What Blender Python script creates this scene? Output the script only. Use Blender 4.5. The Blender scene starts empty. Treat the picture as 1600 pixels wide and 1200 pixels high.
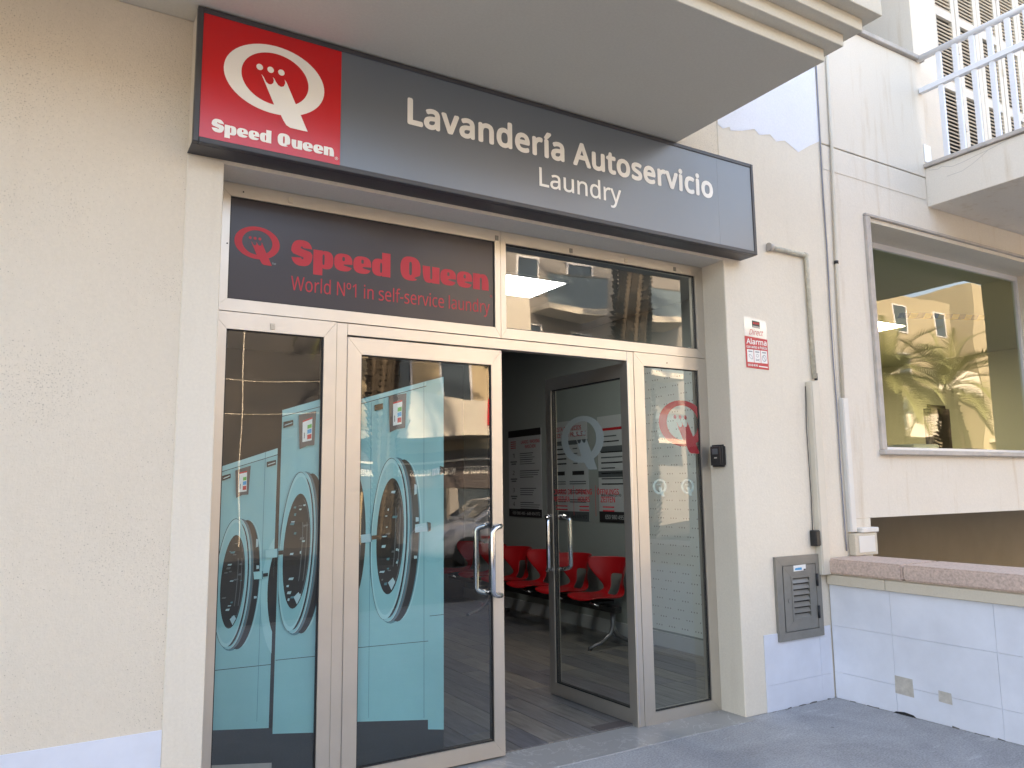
import bpy, bmesh, math, random
from mathutils import Vector, Matrix
random.seed(7)
R = math.radians
SC = bpy.context.scene
COL = SC.collection

# ---------------------------------------------------------------- camera
cam = bpy.data.objects.new('camera', bpy.data.cameras.new('camera'))
COL.objects.link(cam)
cam.data.sensor_fit = 'HORIZONTAL'; cam.data.sensor_width = 36.0
cam.data.lens = 36.0 * 1216.2 / 1600.0
cam.data.clip_start = 0.05; cam.data.clip_end = 500
yaw, pit, rol = 0.54253, 0.13072, -0.01213
f_ = Vector((math.sin(yaw)*math.cos(pit), math.cos(yaw)*math.cos(pit), math.sin(pit)))
r_ = Vector((math.cos(yaw), -math.sin(yaw), 0)); u_ = r_.cross(f_)
r2 = math.cos(rol)*r_ + math.sin(rol)*u_; u2 = -math.sin(rol)*r_ + math.cos(rol)*u_
M = Matrix((r2, u2, -f_)).transposed().to_4x4(); M.translation = (0, 0, 1.5)
cam.matrix_world = M
SC.camera = cam

# ---------------------------------------------------------------- sky, sun, exposure
SUN_EL, SUN_ROT = R(30), R(-28)
w = bpy.data.worlds.new('World'); SC.world = w; w.use_nodes = True
nt = w.node_tree
bg = nt.nodes['Background']
sky = nt.nodes.new('ShaderNodeTexSky'); sky.sky_type = 'NISHITA'; sky.sun_disc = False
sky.sun_elevation = SUN_EL; sky.sun_rotation = SUN_ROT
sky.air_density = 1.0; sky.dust_density = 2.2; sky.ozone_density = 0.6
nt.links.new(sky.outputs[0], bg.inputs[0]); bg.inputs[1].default_value = 0.15
sd = bpy.data.lights.new('sun', 'SUN'); sd.energy = 4.2; sd.angle = R(0.5); sd.color = (1.0, 0.88, 0.70)
sun = bpy.data.objects.new('sun', sd); COL.objects.link(sun)
S = Vector((math.sin(SUN_ROT)*math.cos(SUN_EL), math.cos(SUN_ROT)*math.cos(SUN_EL), math.sin(SUN_EL)))
sun.rotation_euler = S.to_track_quat('Z', 'Y').to_euler(); sun.location = S*60
vs = SC.view_settings
vs.view_transform = 'Standard'; vs.look = 'None'; vs.gamma = 1.0; vs.use_curve_mapping = False
vs.exposure = 3.0
vs.use_white_balance = True; vs.white_balance_temperature = 7900; vs.white_balance_tint = 15
SC.cycles.max_bounces = 10; SC.cycles.transparent_max_bounces = 16
SC.cycles.diffuse_bounces = 5; SC.cycles.glossy_bounces = 5
SC.cycles.use_denoising = True
SC.cycles.caustics_reflective = False; SC.cycles.caustics_refractive = False

# ---------------------------------------------------------------- materials
def new_mat(name):
    m = bpy.data.materials.new(name); m.use_nodes = True
    return m, m.node_tree, m.node_tree.nodes['Principled BSDF']
def lk(nt, a, b): nt.links.new(a, b)
def nd(nt, t, **kw):
    n = nt.nodes.new(t)
    for k, v in kw.items():
        if k in n.inputs: n.inputs[k].default_value = v
        else: setattr(n, k, v)
    return n
def rgb(c): return (c[0], c[1], c[2], 1)
def mat(name, col, rough=0.5, metal=0.0, coat=0.0, crough=0.04, var=0.0, vscale=6.0, bump=0.0, bscale=60.0, spec=0.5, stretch=None, rvar=0.0):
    m, nt, b = new_mat(name)
    b.inputs['Base Color'].default_value = rgb(col); b.inputs['Roughness'].default_value = rough
    b.inputs['Metallic'].default_value = metal; b.inputs['Coat Weight'].default_value = coat
    b.inputs['Coat Roughness'].default_value = crough; b.inputs['Specular IOR Level'].default_value = spec
    if var or bump or rvar:
        tc = nd(nt, 'ShaderNodeTexCoord'); mp = nd(nt, 'ShaderNodeMapping')
        geo = nd(nt, 'ShaderNodeNewGeometry')
        lk(nt, geo.outputs['Position'], mp.inputs[0])
        if stretch: mp.inputs['Scale'].default_value = stretch
    if var or rvar:
        n = nd(nt, 'ShaderNodeTexNoise', Scale=vscale, Detail=6.0, Roughness=0.6); lk(nt, mp.outputs[0], n.inputs['Vector'])
        if var:
            cr = nd(nt, 'ShaderNodeValToRGB')
            cr.color_ramp.elements[0].position = 0.3; cr.color_ramp.elements[1].position = 0.72
            cr.color_ramp.elements[0].color = rgb([max(0, c*(1-var)) for c in col])
            cr.color_ramp.elements[1].color = rgb([min(1, c*(1+var*0.6)) for c in col])
            lk(nt, n.outputs['Fac'], cr.inputs[0]); lk(nt, cr.outputs[0], b.inputs['Base Color'])
        if rvar:
            mr = nd(nt, 'ShaderNodeMapRange'); mr.inputs['From Min'].default_value = .3; mr.inputs['From Max'].default_value = .7
            mr.inputs['To Min'].default_value = max(.02, rough-rvar); mr.inputs['To Max'].default_value = min(1, rough+rvar)
            lk(nt, n.outputs['Fac'], mr.inputs[0]); lk(nt, mr.outputs[0], b.inputs['Roughness'])
    if bump:
        n2 = nd(nt, 'ShaderNodeTexNoise', Scale=bscale, Detail=5.0, Roughness=0.6); lk(nt, mp.outputs[0], n2.inputs['Vector'])
        bp = nd(nt, 'ShaderNodeBump', Strength=bump, Distance=0.01); lk(nt, n2.outputs['Fac'], bp.inputs['Height'])
        lk(nt, bp.outputs[0], b.inputs['Normal'])
    return m
def stucco(name, col, stain=(0.45, 0.36, 0.26), stain_amt=0.25, bump=0.35, bscale=130, specks=0.5, grain=0.05):
    """rendered wall: fine grain, tiny pits, faint patches and vertical dirt runs"""
    m, nt, b = new_mat(name); b.inputs['Roughness'].default_value = 0.85; b.inputs['Specular IOR Level'].default_value = 0.25
    geo = nd(nt, 'ShaderNodeNewGeometry'); pos = geo.outputs['Position']
    n1 = nd(nt, 'ShaderNodeTexNoise', Scale=1.3, Detail=5.0, Roughness=0.55); lk(nt, pos, n1.inputs['Vector'])
    mp = nd(nt, 'ShaderNodeMapping'); mp.inputs['Scale'].default_value = (5.0, 5.0, 0.5); lk(nt, pos, mp.inputs[0])
    n2 = nd(nt, 'ShaderNodeTexNoise', Scale=1.6, Detail=6.0, Roughness=0.62); lk(nt, mp.outputs[0], n2.inputs['Vector'])
    r1 = nd(nt, 'ShaderNodeMapRange'); r1.inputs['From Min'].default_value = .35; r1.inputs['From Max'].default_value = .75
    r1.inputs['To Max'].default_value = .10; lk(nt, n1.outputs['Fac'], r1.inputs[0])
    r2_ = nd(nt, 'ShaderNodeMapRange'); r2_.inputs['From Min'].default_value = .56; r2_.inputs['From Max'].default_value = .8
    r2_.inputs['To Max'].default_value = stain_amt; lk(nt, n2.outputs['Fac'], r2_.inputs[0])
    ad = nd(nt, 'ShaderNodeMath', operation='ADD'); lk(nt, r1.outputs[0], ad.inputs[0]); lk(nt, r2_.outputs[0], ad.inputs[1])
    mx = nd(nt, 'ShaderNodeMix', data_type='RGBA'); mx.inputs['A'].default_value = rgb(col); mx.inputs['B'].default_value = rgb(stain)
    lk(nt, ad.outputs[0], mx.inputs['Factor'])
    n3 = nd(nt, 'ShaderNodeTexNoise', Scale=150.0, Detail=3.0, Roughness=0.5); lk(nt, pos, n3.inputs['Vector'])
    n4 = nd(nt, 'ShaderNodeTexNoise', Scale=2.2, Detail=2.0); lk(nt, pos, n4.inputs['Vector'])
    sm = nd(nt, 'ShaderNodeMath', operation='MULTIPLY_ADD'); sm.inputs[1].default_value = 0.22; lk(nt, n4.outputs['Fac'], sm.inputs[0]); lk(nt, n3.outputs['Fac'], sm.inputs[2])
    r3 = nd(nt, 'ShaderNodeMapRange'); r3.inputs['From Min'].default_value = .745; r3.inputs['From Max'].default_value = .80; r3.inputs['To Max'].default_value = specks
    lk(nt, sm.outputs[0], r3.inputs[0])
    mx2 = nd(nt, 'ShaderNodeMix', data_type='RGBA'); mx2.inputs['B'].default_value = rgb([c*.45 for c in stain])
    lk(nt, mx.outputs['Result'], mx2.inputs['A']); lk(nt, r3.outputs[0], mx2.inputs['Factor'])
    ng = nd(nt, 'ShaderNodeTexNoise', Scale=75.0, Detail=3.0, Roughness=0.75); lk(nt, pos, ng.inputs['Vector'])
    rg = nd(nt, 'ShaderNodeMapRange'); rg.inputs['From Min'].default_value = .3; rg.inputs['From Max'].default_value = .7
    rg.inputs['To Min'].default_value = 1-grain; rg.inputs['To Max'].default_value = 1+grain*.6; lk(nt, ng.outputs['Fac'], rg.inputs[0])
    mg = nd(nt, 'ShaderNodeMix', data_type='RGBA', blend_type='MULTIPLY'); mg.inputs['Factor'].default_value = 1
    lk(nt, mx2.outputs['Result'], mg.inputs['A']); lk(nt, rg.outputs[0], mg.inputs['B']); lk(nt, mg.outputs['Result'], b.inputs['Base Color'])
    nb = nd(nt, 'ShaderNodeTexNoise', Scale=bscale, Detail=4.0, Roughness=0.6); lk(nt, pos, nb.inputs['Vector'])
    nb2 = nd(nt, 'ShaderNodeTexNoise', Scale=7.0, Detail=3.0); lk(nt, pos, nb2.inputs['Vector'])
    a2 = nd(nt, 'ShaderNodeMath', operation='MULTIPLY_ADD'); a2.inputs[1].default_value = 1.6
    lk(nt, nb2.outputs['Fac'], a2.inputs[0]); lk(nt, nb.outputs['Fac'], a2.inputs[2])
    bp = nd(nt, 'ShaderNodeBump', Strength=bump, Distance=0.006); lk(nt, a2.outputs[0], bp.inputs['Height']); lk(nt, bp.outputs[0], b.inputs['Normal'])
    return m
def glass(name, tint=(0.84, 0.91, 0.90), ior=1.95, wav=0.015):
    """flat pane: clear with mirror reflection that grows towards grazing view"""
    m = bpy.data.materials.new(name); m.use_nodes = True; nt = m.node_tree
    nt.nodes.remove(nt.nodes['Principled BSDF']); out = nt.nodes['Material Output']
    tr = nd(nt, 'ShaderNodeBsdfTransparent'); tr.inputs[0].default_value = rgb(tint)
    gl = nd(nt, 'ShaderNodeBsdfGlossy'); gl.inputs['Roughness'].default_value = 0.0
    fr = nd(nt, 'ShaderNodeFresnel'); geo = nd(nt, 'ShaderNodeNewGeometry')
    io = nd(nt, 'ShaderNodeMapRange'); io.inputs['To Min'].default_value = ior; io.inputs['To Max'].default_value = 1/ior   # the pane has two outer faces
    lk(nt, geo.outputs['Backfacing'], io.inputs[0]); lk(nt, io.outputs[0], fr.inputs['IOR'])
    n = nd(nt, 'ShaderNodeTexNoise', Scale=0.9, Detail=1.0); lk(nt, geo.outputs['Position'], n.inputs['Vector'])
    bp = nd(nt, 'ShaderNodeBump', Strength=wav, Distance=0.5); lk(nt, n.outputs['Fac'], bp.inputs['Height']); lk(nt, bp.outputs[0], gl.inputs['Normal'])
    mx = nd(nt, 'ShaderNodeMixShader'); lk(nt, fr.outputs[0], mx.inputs[0]); lk(nt, tr.outputs[0], mx.inputs[1]); lk(nt, gl.outputs[0], mx.inputs[2])
    lk(nt, mx.outputs[0], out.inputs[0]); return m
def emit(name, col, s):
    m, nt, b = new_mat(name); b.inputs['Base Color'].default_value = rgb(col)
    b.inputs['Emission Color'].default_value = rgb(col); b.inputs['Emission Strength'].default_value = s; return m

CREAM = (0.72, 0.645, 0.53)
m_wall = stucco('cream stucco', CREAM, stain_amt=0.08, bump=0.5, specks=0.6, grain=0.04)
m_pier = stucco('cream smooth render', (0.74, 0.68, 0.575), bump=0.2, bscale=60, specks=0.12, stain_amt=0.15)
m_soffit = stucco('cream soffit render', (0.66, 0.615, 0.51), bump=0.12, bscale=70, specks=0.1, stain_amt=0.06)
m_white = stucco('white render', (0.72, 0.665, 0.58), stain=(0.50, 0.37, 0.22), bump=0.18, bscale=60, specks=0.08, stain_amt=0.55)
m_patch = stucco('fresh white paint', (0.76, 0.79, 0.85), bump=0.15, bscale=60, specks=0.0, stain_amt=0.03)
m_tile = mat('white painted tile', (0.68, 0.715, 0.79), 0.38, var=0.09, vscale=3.5, bump=0.08, bscale=14)
m_grout = mat('painted grout', (0.74, 0.78, 0.86), 0.7)
m_alu = mat('champagne aluminium', (0.60, 0.56, 0.50), 0.38, metal=0.8, var=0.05, vscale=4, bump=0.02, bscale=200)
m_alu_edge = mat('bare aluminium edge', (0.62, 0.60, 0.60), 0.28, metal=0.9)
m_gasket = mat('black rubber gasket', (0.012, 0.012, 0.013), 0.6)
m_chrome = mat('polished steel', (0.62, 0.63, 0.66), 0.12, metal=1.0)
m_glass = glass('shop glass')
m_glass_win = glass('office glass', tint=(0.74, 0.80, 0.62), ior=1.9)
m_far_glass = mat('far window glass', (0.05, 0.07, 0.09), 0.08, spec=0.8)
m_signgrey = mat('grey acrylic sign face', (0.125, 0.15, 0.18), 0.35, coat=1.0, crough=0.28, rvar=0.05, vscale=2.0)
m_signred = mat('red acrylic sign face', (0.62, 0.004, 0.008), 0.3, coat=0.5, crough=0.2)
m_signframe = mat('anthracite sign frame', (0.055, 0.055, 0.06), 0.42, var=0.08, vscale=9)
m_letter = mat('cream white lettering', (0.92, 0.91, 0.86), 0.4)
m_film = mat('charcoal window film', (0.026, 0.021, 0.029), 0.4, coat=0.15, crough=0.1)
m_filmred = mat('red film lettering', (0.50, 0.020, 0.035), 0.5)
m_black = mat('black plastic', (0.014, 0.014, 0.015), 0.4)
m_dark = mat('dark print', (0.02, 0.022, 0.025), 0.35)
m_cyan = mat('print cyan', (0.22, 0.49, 0.52), 0.35, var=0.12, vscale=2.0, stretch=(1, 1, .5))
m_cyan_l = mat('print pale cyan', (0.31, 0.58, 0.60), 0.35, var=0.10, vscale=4.0)
m_cyan_d = mat('print deep cyan', (0.05, 0.19, 0.23), 0.35)
m_pgrey = mat('print grey', (0.10, 0.12, 0.13), 0.35)
m_pwhite = mat('print white', (0.36, 0.53, 0.57), 0.35)
m_pblack = mat('print black', (0.008, 0.010, 0.012), 0.3)
m_pplinth = mat('print plinth', (0.022, 0.028, 0.034), 0.3)
m_pgreen = mat('print green', (0.12, 0.45, 0.08), 0.4); m_pblue = mat('print blue', (0.03, 0.33, 0.60), 0.4); m_pred = mat('print red', (0.6, 0.03, 0.03), 0.4)
m_brown = mat('print brown grey', (0.10, 0.085, 0.085), 0.4)
m_paper = mat('poster paper', (0.50, 0.55, 0.58), 0.5)
m_ink = mat('black ink', (0.02, 0.02, 0.022), 0.5)
m_inkred = mat('red ink', (0.50, 0.012, 0.02), 0.5)
m_frost = mat('frosted vinyl', (0.33, 0.38, 0.37), 0.5)
m_frost2 = mat('pale frosted vinyl', (0.55, 0.62, 0.58), 0.5)
m_seat = mat('red polypropylene', (0.45, 0.007, 0.012), 0.33)
m_wood = mat('grey wood plank', (0.10, 0.095, 0.09), 0.35, var=0.45, vscale=3.0, stretch=(1.2, 9, 1), bump=0.04, bscale=40)
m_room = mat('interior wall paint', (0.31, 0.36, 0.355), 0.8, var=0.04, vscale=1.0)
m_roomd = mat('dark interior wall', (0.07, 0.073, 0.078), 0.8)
m_ceil = mat('interior ceiling', (0.30, 0.32, 0.33), 0.85)
m_led = emit('LED panel', (0.93, 0.97, 1.0), 3.6)
m_led2 = emit('office LED panel', (1.0, 0.95, 0.82), 7.0)
m_cab = mat('olive grey metal', (0.235, 0.225, 0.20), 0.42, metal=0.2, var=0.10, vscale=12, bump=0.05, bscale=40)
m_pink = mat('pink granite coping', (0.58, 0.44, 0.37), 0.7, var=0.3, vscale=60, bump=0.35, bscale=90)
m_trim = stucco('old cream trim', (0.60, 0.54, 0.44), bump=0.2, bscale=50, specks=0.25, stain_amt=0.35)
m_pipe = mat('worn cream pipe', (0.55, 0.52, 0.43), 0.55, var=0.25, vscale=25)
m_trunking = mat('pvc trunking', (0.62, 0.57, 0.48), 0.5, var=0.06, vscale=5)
m_trunkw = mat('white pvc trunking', (0.68, 0.66, 0.62), 0.5, var=0.05)
m_cable = mat('grey cable', (0.22, 0.23, 0.27), 0.5)
m_stone = mat('grey window stone', (0.46, 0.42, 0.38), 0.7, var=0.18, vscale=8, bump=0.1, bscale=60)
m_whitemetal = mat('white painted metal', (0.70, 0.71, 0.74), 0.35, var=0.03)
m_shut = mat('cream shutter paint', (0.62, 0.56, 0.47), 0.5, var=0.06, vscale=8)
m_sticker_r = mat('red sticker', (0.50, 0.015, 0.03), 0.35); m_sticker_w = mat('white sticker', (0.78, 0.77, 0.75), 0.35)
m_greyc = mat('grey concrete render', (0.33, 0.31, 0.29), 0.85, var=0.15, vscale=5, bump=0.2, bscale=40)
m_asphalt = mat('asphalt', (0.055, 0.055, 0.058), 0.85, var=0.2, vscale=8, bump=0.3, bscale=120)
m_carpaint = mat('white car paint', (0.72, 0.72, 0.71), 0.25, coat=0.8)
m_tyre = mat('tyre rubber', (0.02, 0.02, 0.02), 0.8)
m_far1 = stucco('ochre facade', (0.66, 0.54, 0.38), specks=0, bump=0.1); m_far2 = stucco('shade-toned pale facade', (0.27, 0.26, 0.25), specks=0, bump=0.1)  # the second facade is greyed, with the block's shade put into its colour
m_far3 = stucco('white balcony', (0.72, 0.68, 0.60), specks=0, bump=0.1)
m_trunk = mat('palm trunk bark', (0.11, 0.085, 0.06), 0.95, var=0.5, vscale=14)
m_frond = mat('palm frond', (0.20, 0.205, 0.08), 0.55, var=0.4, vscale=3)

def pave_mat():
    m, nt, b = new_mat('worn concrete pavement'); b.inputs['Roughness'].default_value = .7
    geo = nd(nt, 'ShaderNodeNewGeometry'); pos = geo.outputs['Position']
    n1 = nd(nt, 'ShaderNodeTexNoise', Scale=1.4, Detail=8.0, Roughness=.68, Distortion=.6); lk(nt, pos, n1.inputs['Vector'])
    cr = nd(nt, 'ShaderNodeValToRGB'); e = cr.color_ramp.elements
    e[0].position = .30; e[0].color = (.26, .26, .265, 1); e[1].position = .72; e[1].color = (.44, .44, .445, 1)
    lk(nt, n1.outputs['Fac'], cr.inputs[0])
    n2 = nd(nt, 'ShaderNodeTexNoise', Scale=90.0, Detail=4.0, Roughness=.7); lk(nt, pos, n2.inputs['Vector'])
    r = nd(nt, 'ShaderNodeMapRange'); r.inputs['From Min'].default_value = .3; r.inputs['From Max'].default_value = .7; r.inputs['To Min'].default_value = .6; r.inputs['To Max'].default_value = 1.3
    lk(nt, n2.outputs['Fac'], r.inputs[0])
    mx = nd(nt, 'ShaderNodeMix', data_type='RGBA', blend_type='MULTIPLY'); mx.inputs['Factor'].default_value = 1
    lk(nt, cr.outputs[0], mx.inputs['A']); lk(nt, r.outputs[0], mx.inputs['B']); lk(nt, mx.outputs['Result'], b.inputs['Base Color'])
    vo = nd(nt, 'ShaderNodeTexVoronoi', Scale=3.2); vo.inputs['Randomness'].default_value = 1.0; lk(nt, pos, vo.inputs['Vector'])
    vr = nd(nt, 'ShaderNodeMapRange'); vr.inputs['From Min'].default_value = .035; vr.inputs['From Max'].default_value = .06; vr.inputs['To Min'].default_value = .62; vr.inputs['To Max'].default_value = 1.0
    lk(nt, vo.outputs['Distance'], vr.inputs[0])
    mp = nd(nt, 'ShaderNodeMapping'); mp.inputs['Scale'].default_value = (1.0, 4.0, 1.0); mp.inputs['Rotation'].default_value = (0, 0, .5); lk(nt, pos, mp.inputs[0])
    n5 = nd(nt, 'ShaderNodeTexNoise', Scale=2.6, Detail=8.0, Roughness=.72, Distortion=.3); lk(nt, mp.outputs[0], n5.inputs['Vector'])
    r5 = nd(nt, 'ShaderNodeMapRange'); r5.inputs['From Min'].default_value = .58; r5.inputs['From Max'].default_value = .66; r5.inputs['To Min'].default_value = 1.0; r5.inputs['To Max'].default_value = 1.25
    lk(nt, n5.outputs['Fac'], r5.inputs[0])
    m5 = nd(nt, 'ShaderNodeMath', operation='MULTIPLY'); lk(nt, vr.outputs[0], m5.inputs[0]); lk(nt, r5.outputs[0], m5.inputs[1])
    mx3 = nd(nt, 'ShaderNodeMix', data_type='RGBA', blend_type='MULTIPLY'); mx3.inputs['Factor'].default_value = 1
    lk(nt, mx.outputs['Result'], mx3.inputs['A']); lk(nt, m5.outputs[0], mx3.inputs['B']); lk(nt, mx3.outputs['Result'], b.inputs['Base Color'])
    bp = nd(nt, 'ShaderNodeBump', Strength=.5, Distance=.006); lk(nt, n2.outputs['Fac'], bp.inputs['Height']); lk(nt, bp.outputs[0], b.inputs['Normal'])
    return m
m_pave = pave_mat()
def marble_mat():
    m, nt, b = new_mat('grey marble threshold'); b.inputs['Roughness'].default_value = .35
    geo = nd(nt, 'ShaderNodeNewGeometry'); pos = geo.outputs['Position']
    n1 = nd(nt, 'ShaderNodeTexNoise', Scale=3.5, Detail=7.0, Roughness=.6, Distortion=1.2); lk(nt, pos, n1.inputs['Vector'])
    s = nd(nt, 'ShaderNodeMath', operation='SUBTRACT'); s.inputs[1].default_value = .5; lk(nt, n1.outputs['Fac'], s.inputs[0])
    a = nd(nt, 'ShaderNodeMath', operation='ABSOLUTE'); lk(nt, s.outputs[0], a.inputs[0])
    cr = nd(nt, 'ShaderNodeValToRGB'); e = cr.color_ramp.elements
    e[0].position = .0; e[0].color = (.46, .46, .45, 1); e[1].position = .012; e[1].color = (.30, .295, .285, 1)
    lk(nt, a.outputs[0], cr.inputs[0]); lk(nt, cr.outputs[0], b.inputs['Base Color'])
    return m
m_marble = marble_mat()
def wallpaper_mat():
    """pale paper printed with staggered groups of three small dots"""
    m, nt, b = new_mat('dotted wallpaper'); b.inputs['Roughness'].default_value = .7
    geo = nd(nt, 'ShaderNodeNewGeometry'); sp = nd(nt, 'ShaderNodeSeparateXYZ'); lk(nt, geo.outputs['Position'], sp.inputs[0])
    def mth(op, a, bb=None, c=None):
        n = nd(nt, 'ShaderNodeMath', operation=op)
        for i, v in enumerate((a, bb, c)):
            if v is None: continue
            if isinstance(v, (int, float)): n.inputs[i].default_value = v
            else: lk(nt, v, n.inputs[i])
        return n.outputs[0]
    zc = mth('DIVIDE', sp.outputs[2], .082); row = mth('FLOOR', zc); zf = mth('SUBTRACT', mth('FRACT', zc), .5)
    yc = mth('ADD', mth('DIVIDE', sp.outputs[1], .17), mth('MULTIPLY', row, .37)); yf = mth('SUBTRACT', mth('FRACT', yc), .5)
    k = mth('MULTIPLY', yf, .17); ins = mth('LESS_THAN', mth('ABSOLUTE', k), .054)
    cell = mth('SUBTRACT', mth('FRACT', mth('ADD', mth('DIVIDE', k, .034), .5)), .5)
    dy = mth('MULTIPLY', cell, .034); dz = mth('MULTIPLY', zf, .082)
    d = mth('SQRT', mth('ADD', mth('POWER', mth('ABSOLUTE', dy), 2), mth('POWER', mth('ABSOLUTE', dz), 2)))
    dot = mth('MULTIPLY', mth('LESS_THAN', d, .0065), ins)
    mx = nd(nt, 'ShaderNodeMix', data_type='RGBA'); mx.inputs['A'].default_value = (.74, .82, .84, 1); mx.inputs['B'].default_value = (.24, .29, .31, 1)
    lk(nt, dot, mx.inputs['Factor']); lk(nt, mx.outputs['Result'], b.inputs['Base Color']); return m
m_paperwall = wallpaper_mat()

# ---------------------------------------------------------------- mesh helpers
class MB:
    def __init__(s): s.bm = bmesh.new()
    def box(s, x0, x1, y0, y1, z0, z1, bev=0.0, seg=1):
        vs = [s.bm.verts.new(p) for p in ((x0,y0,z0),(x1,y0,z0),(x1,y1,z0),(x0,y1,z0),(x0,y0,z1),(x1,y0,z1),(x1,y1,z1),(x0,y1,z1))]
        fs = [s.bm.faces.new([vs[i] for i in q]) for q in ((3,2,1,0),(4,5,6,7),(0,1,5,4),(1,2,6,5),(2,3,7,6),(3,0,4,7))]
        if bev:
            es = list({e for f in fs for e in f.edges})
            bmesh.ops.bevel(s.bm, geom=es, offset=bev, segments=seg, affect='EDGES', clamp_overlap=True)
        return s
    def prism(s, pts, fn, d0, d1):
        """closed outline pts (a, b), extruded from d0 to d1; fn(a, b, d) gives the point"""
        n = len(pts)
        A = [s.bm.verts.new(fn(a, b, d0)) for a, b in pts]; B = [s.bm.verts.new(fn(a, b, d1)) for a, b in pts]
        s.bm.faces.new(A); s.bm.faces.new(B[::-1])
        for i in range(n):
            j = (i+1) % n; s.bm.faces.new((A[j], A[i], B[i], B[j]))
        return s
    def poly(s, pts):
        s.bm.faces.new([s.bm.verts.new(p) for p in pts]); return s
    def tube(s, path, r, n=10, caps=True):
        path = [Vector(p) for p in path]; rings = []
        rr = r if isinstance(r, (list, tuple)) else [r]*len(path)
        t0 = (path[1]-path[0]).normalized(); up = Vector((0,0,1)) if abs(t0.z) < .9 else Vector((1,0,0))
        nrm = t0.cross(up).normalized()
        for i, p in enumerate(path):
            t = (path[min(i+1, len(path)-1)] - path[max(i-1, 0)]).normalized()
            nrm = (nrm - t*nrm.dot(t)).normalized(); bn = t.cross(nrm)
            rings.append([s.bm.verts.new(p + (nrm*math.cos(a) + bn*math.sin(a))*rr[i]) for a in [2*math.pi*k/n for k in range(n)]])
        for a, b in zip(rings, rings[1:]):
            for k in range(n):
                f = s.bm.faces.new((a[k], a[(k+1) % n], b[(k+1) % n], b[k])); f.smooth = True
        if caps: s.bm.faces.new(rings[0][::-1]); s.bm.faces.new(rings[-1])
        return s
    def mesh(s, name):
        bmesh.ops.recalc_face_normals(s.bm, faces=s.bm.faces)
        bmesh.ops.triangulate(s.bm, faces=[f for f in s.bm.faces if len(f.verts) > 4])
        me = bpy.data.meshes.new(name); s.bm.to_mesh(me); s.bm.free(); return me
def link(name, me, m=None, parent=None):
    o = bpy.data.objects.new(name, me); COL.objects.link(o)
    if m is not None and me is not None and not me.materials: me.materials.append(m)
    if parent is not None:
        o.parent = parent
        if parent.type == 'EMPTY': o.matrix_parent_inverse = Matrix.Translation(-parent.location)
    return o
def build(mb, name, m, parent=None): return link(name, mb.mesh(name), m, parent)
def box(name, m, parent, *d, bev=0.0, seg=1): return build(MB().box(*d, bev=bev, seg=seg), name, m, parent)
def thing(name, label, cat, loc=(0, 0, 0), group=None):
    o = bpy.data.objects.new(name, None); COL.objects.link(o); o.location = loc; o.empty_display_size = .1
    o['label'] = label; o['category'] = cat
    if group: o['group'] = group
    return o
def tag(o, label, cat, group=None):
    o['label'] = label; o['category'] = cat
    if group: o['group'] = group
    return o
def struct(o): o['kind'] = 'structure'; return o
XZ = lambda y: (lambda a, b, d: (a, y-d, b))          # faces the street (-Y)
YZ = lambda x: (lambda a, b, d: (x-d, a, b))          # faces -X
def smooth(o):
    for p in o.data.polygons: p.use_smooth = True
    return o

_fontcache = {}
try:        # the plain sans that ships inside Blender; the built-in face where it is missing
    import os
    FONT = bpy.data.fonts.load(os.path.join(bpy.utils.system_resource('DATAFILES', path='fonts'), 'NotoSansHebrew-Regular.woff2'))
except Exception: FONT = None
def heavy_glyphs():
    """ultra heavy rounded letters with hairline counters: loops (first = outline, rest = holes), x-height 1"""
    def se(x0, x1, z0, z1, t0, t1, n=28, e=2.7):
        o = []
        for k in range(n+1):
            a = t0+(t1-t0)*k/n; c, s_ = math.cos(a), math.sin(a)
            o.append(((x0+x1)/2+(x1-x0)/2*math.copysign(abs(c)**(2/e), c), (z0+z1)/2+(z1-z0)/2*math.copysign(abs(s_)**(2/e), s_)))
        return o
    pi = math.pi; G = {}
    slot = lambda x0, x1, z0, z1: se(x0, x1, z0, z1, 0, 2*pi, 16, 3.5)[:-1]
    G['e'] = (.96, [se(0, .96, 0, 1, -.07, 1.88*pi-.05) + [(.50, .325), (.50, .395)], slot(.42, .56, .58, .82)])
    G['p'] = (1.02, [[(0, -.40), (.47, -.40), (.47, .02)] + se(.10, 1.02, -.02, 1.0, -pi/2, pi/2, 20, 3) + [(.47, .95), (.47, 1.0), (0, 1.0)], slot(.465, .575, .20, .80)])
    G['d'] = (1.02, [[(1.02, 0), (1.02, 1.40), (.55, 1.40), (.55, .98)] + se(0, .92, 0, 1.02, pi/2, 1.5*pi, 20, 3) + [(.55, .05), (.55, 0)], slot(.445, .555, .20, .80)])
    arch = se(.2, 1.0, -.9, 1.0, 0, pi/2, 12, 3.2)
    G['n'] = (1.0, [[(0, 0), (.44, 0), (.44, .70), (.47, .77), (.53, .77), (.56, .70), (.56, 0), (1.0, 0), (1.0, .5)] + arch[1:] + [(.44, .96), (.44, 1.0), (0, 1.0)]])
    G['u'] = (1.0, [[(1.0-x, 1.0-z) for x, z in G['n'][1][0]]])
    S1 = se(0, 1.06, -.02, 1.42, .30, pi*.985, 26, 2.6); S2 = se(0, 1.06, -.02, 1.42, pi*1.10, 2*pi-.02, 26, 2.6)
    G['S'] = (1.06, [S1 + [(.10, .62), (.50, .50), (.62, .46), (.60, .36), (.52, .36), (.50, .44)] + S2 + [(.96, .82), (.58, .92), (.46, .97), (.48, 1.07), (.56, 1.06), (.58, .99)]])
    G['Q'] = (1.24, [se(0, 1.16, -.02, 1.42, -.42, 2*pi-.95, 34, 2.6) + [(.80, .16), (.86, .22)], slot(.50, .66, .30, 1.12)])
    return G
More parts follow.
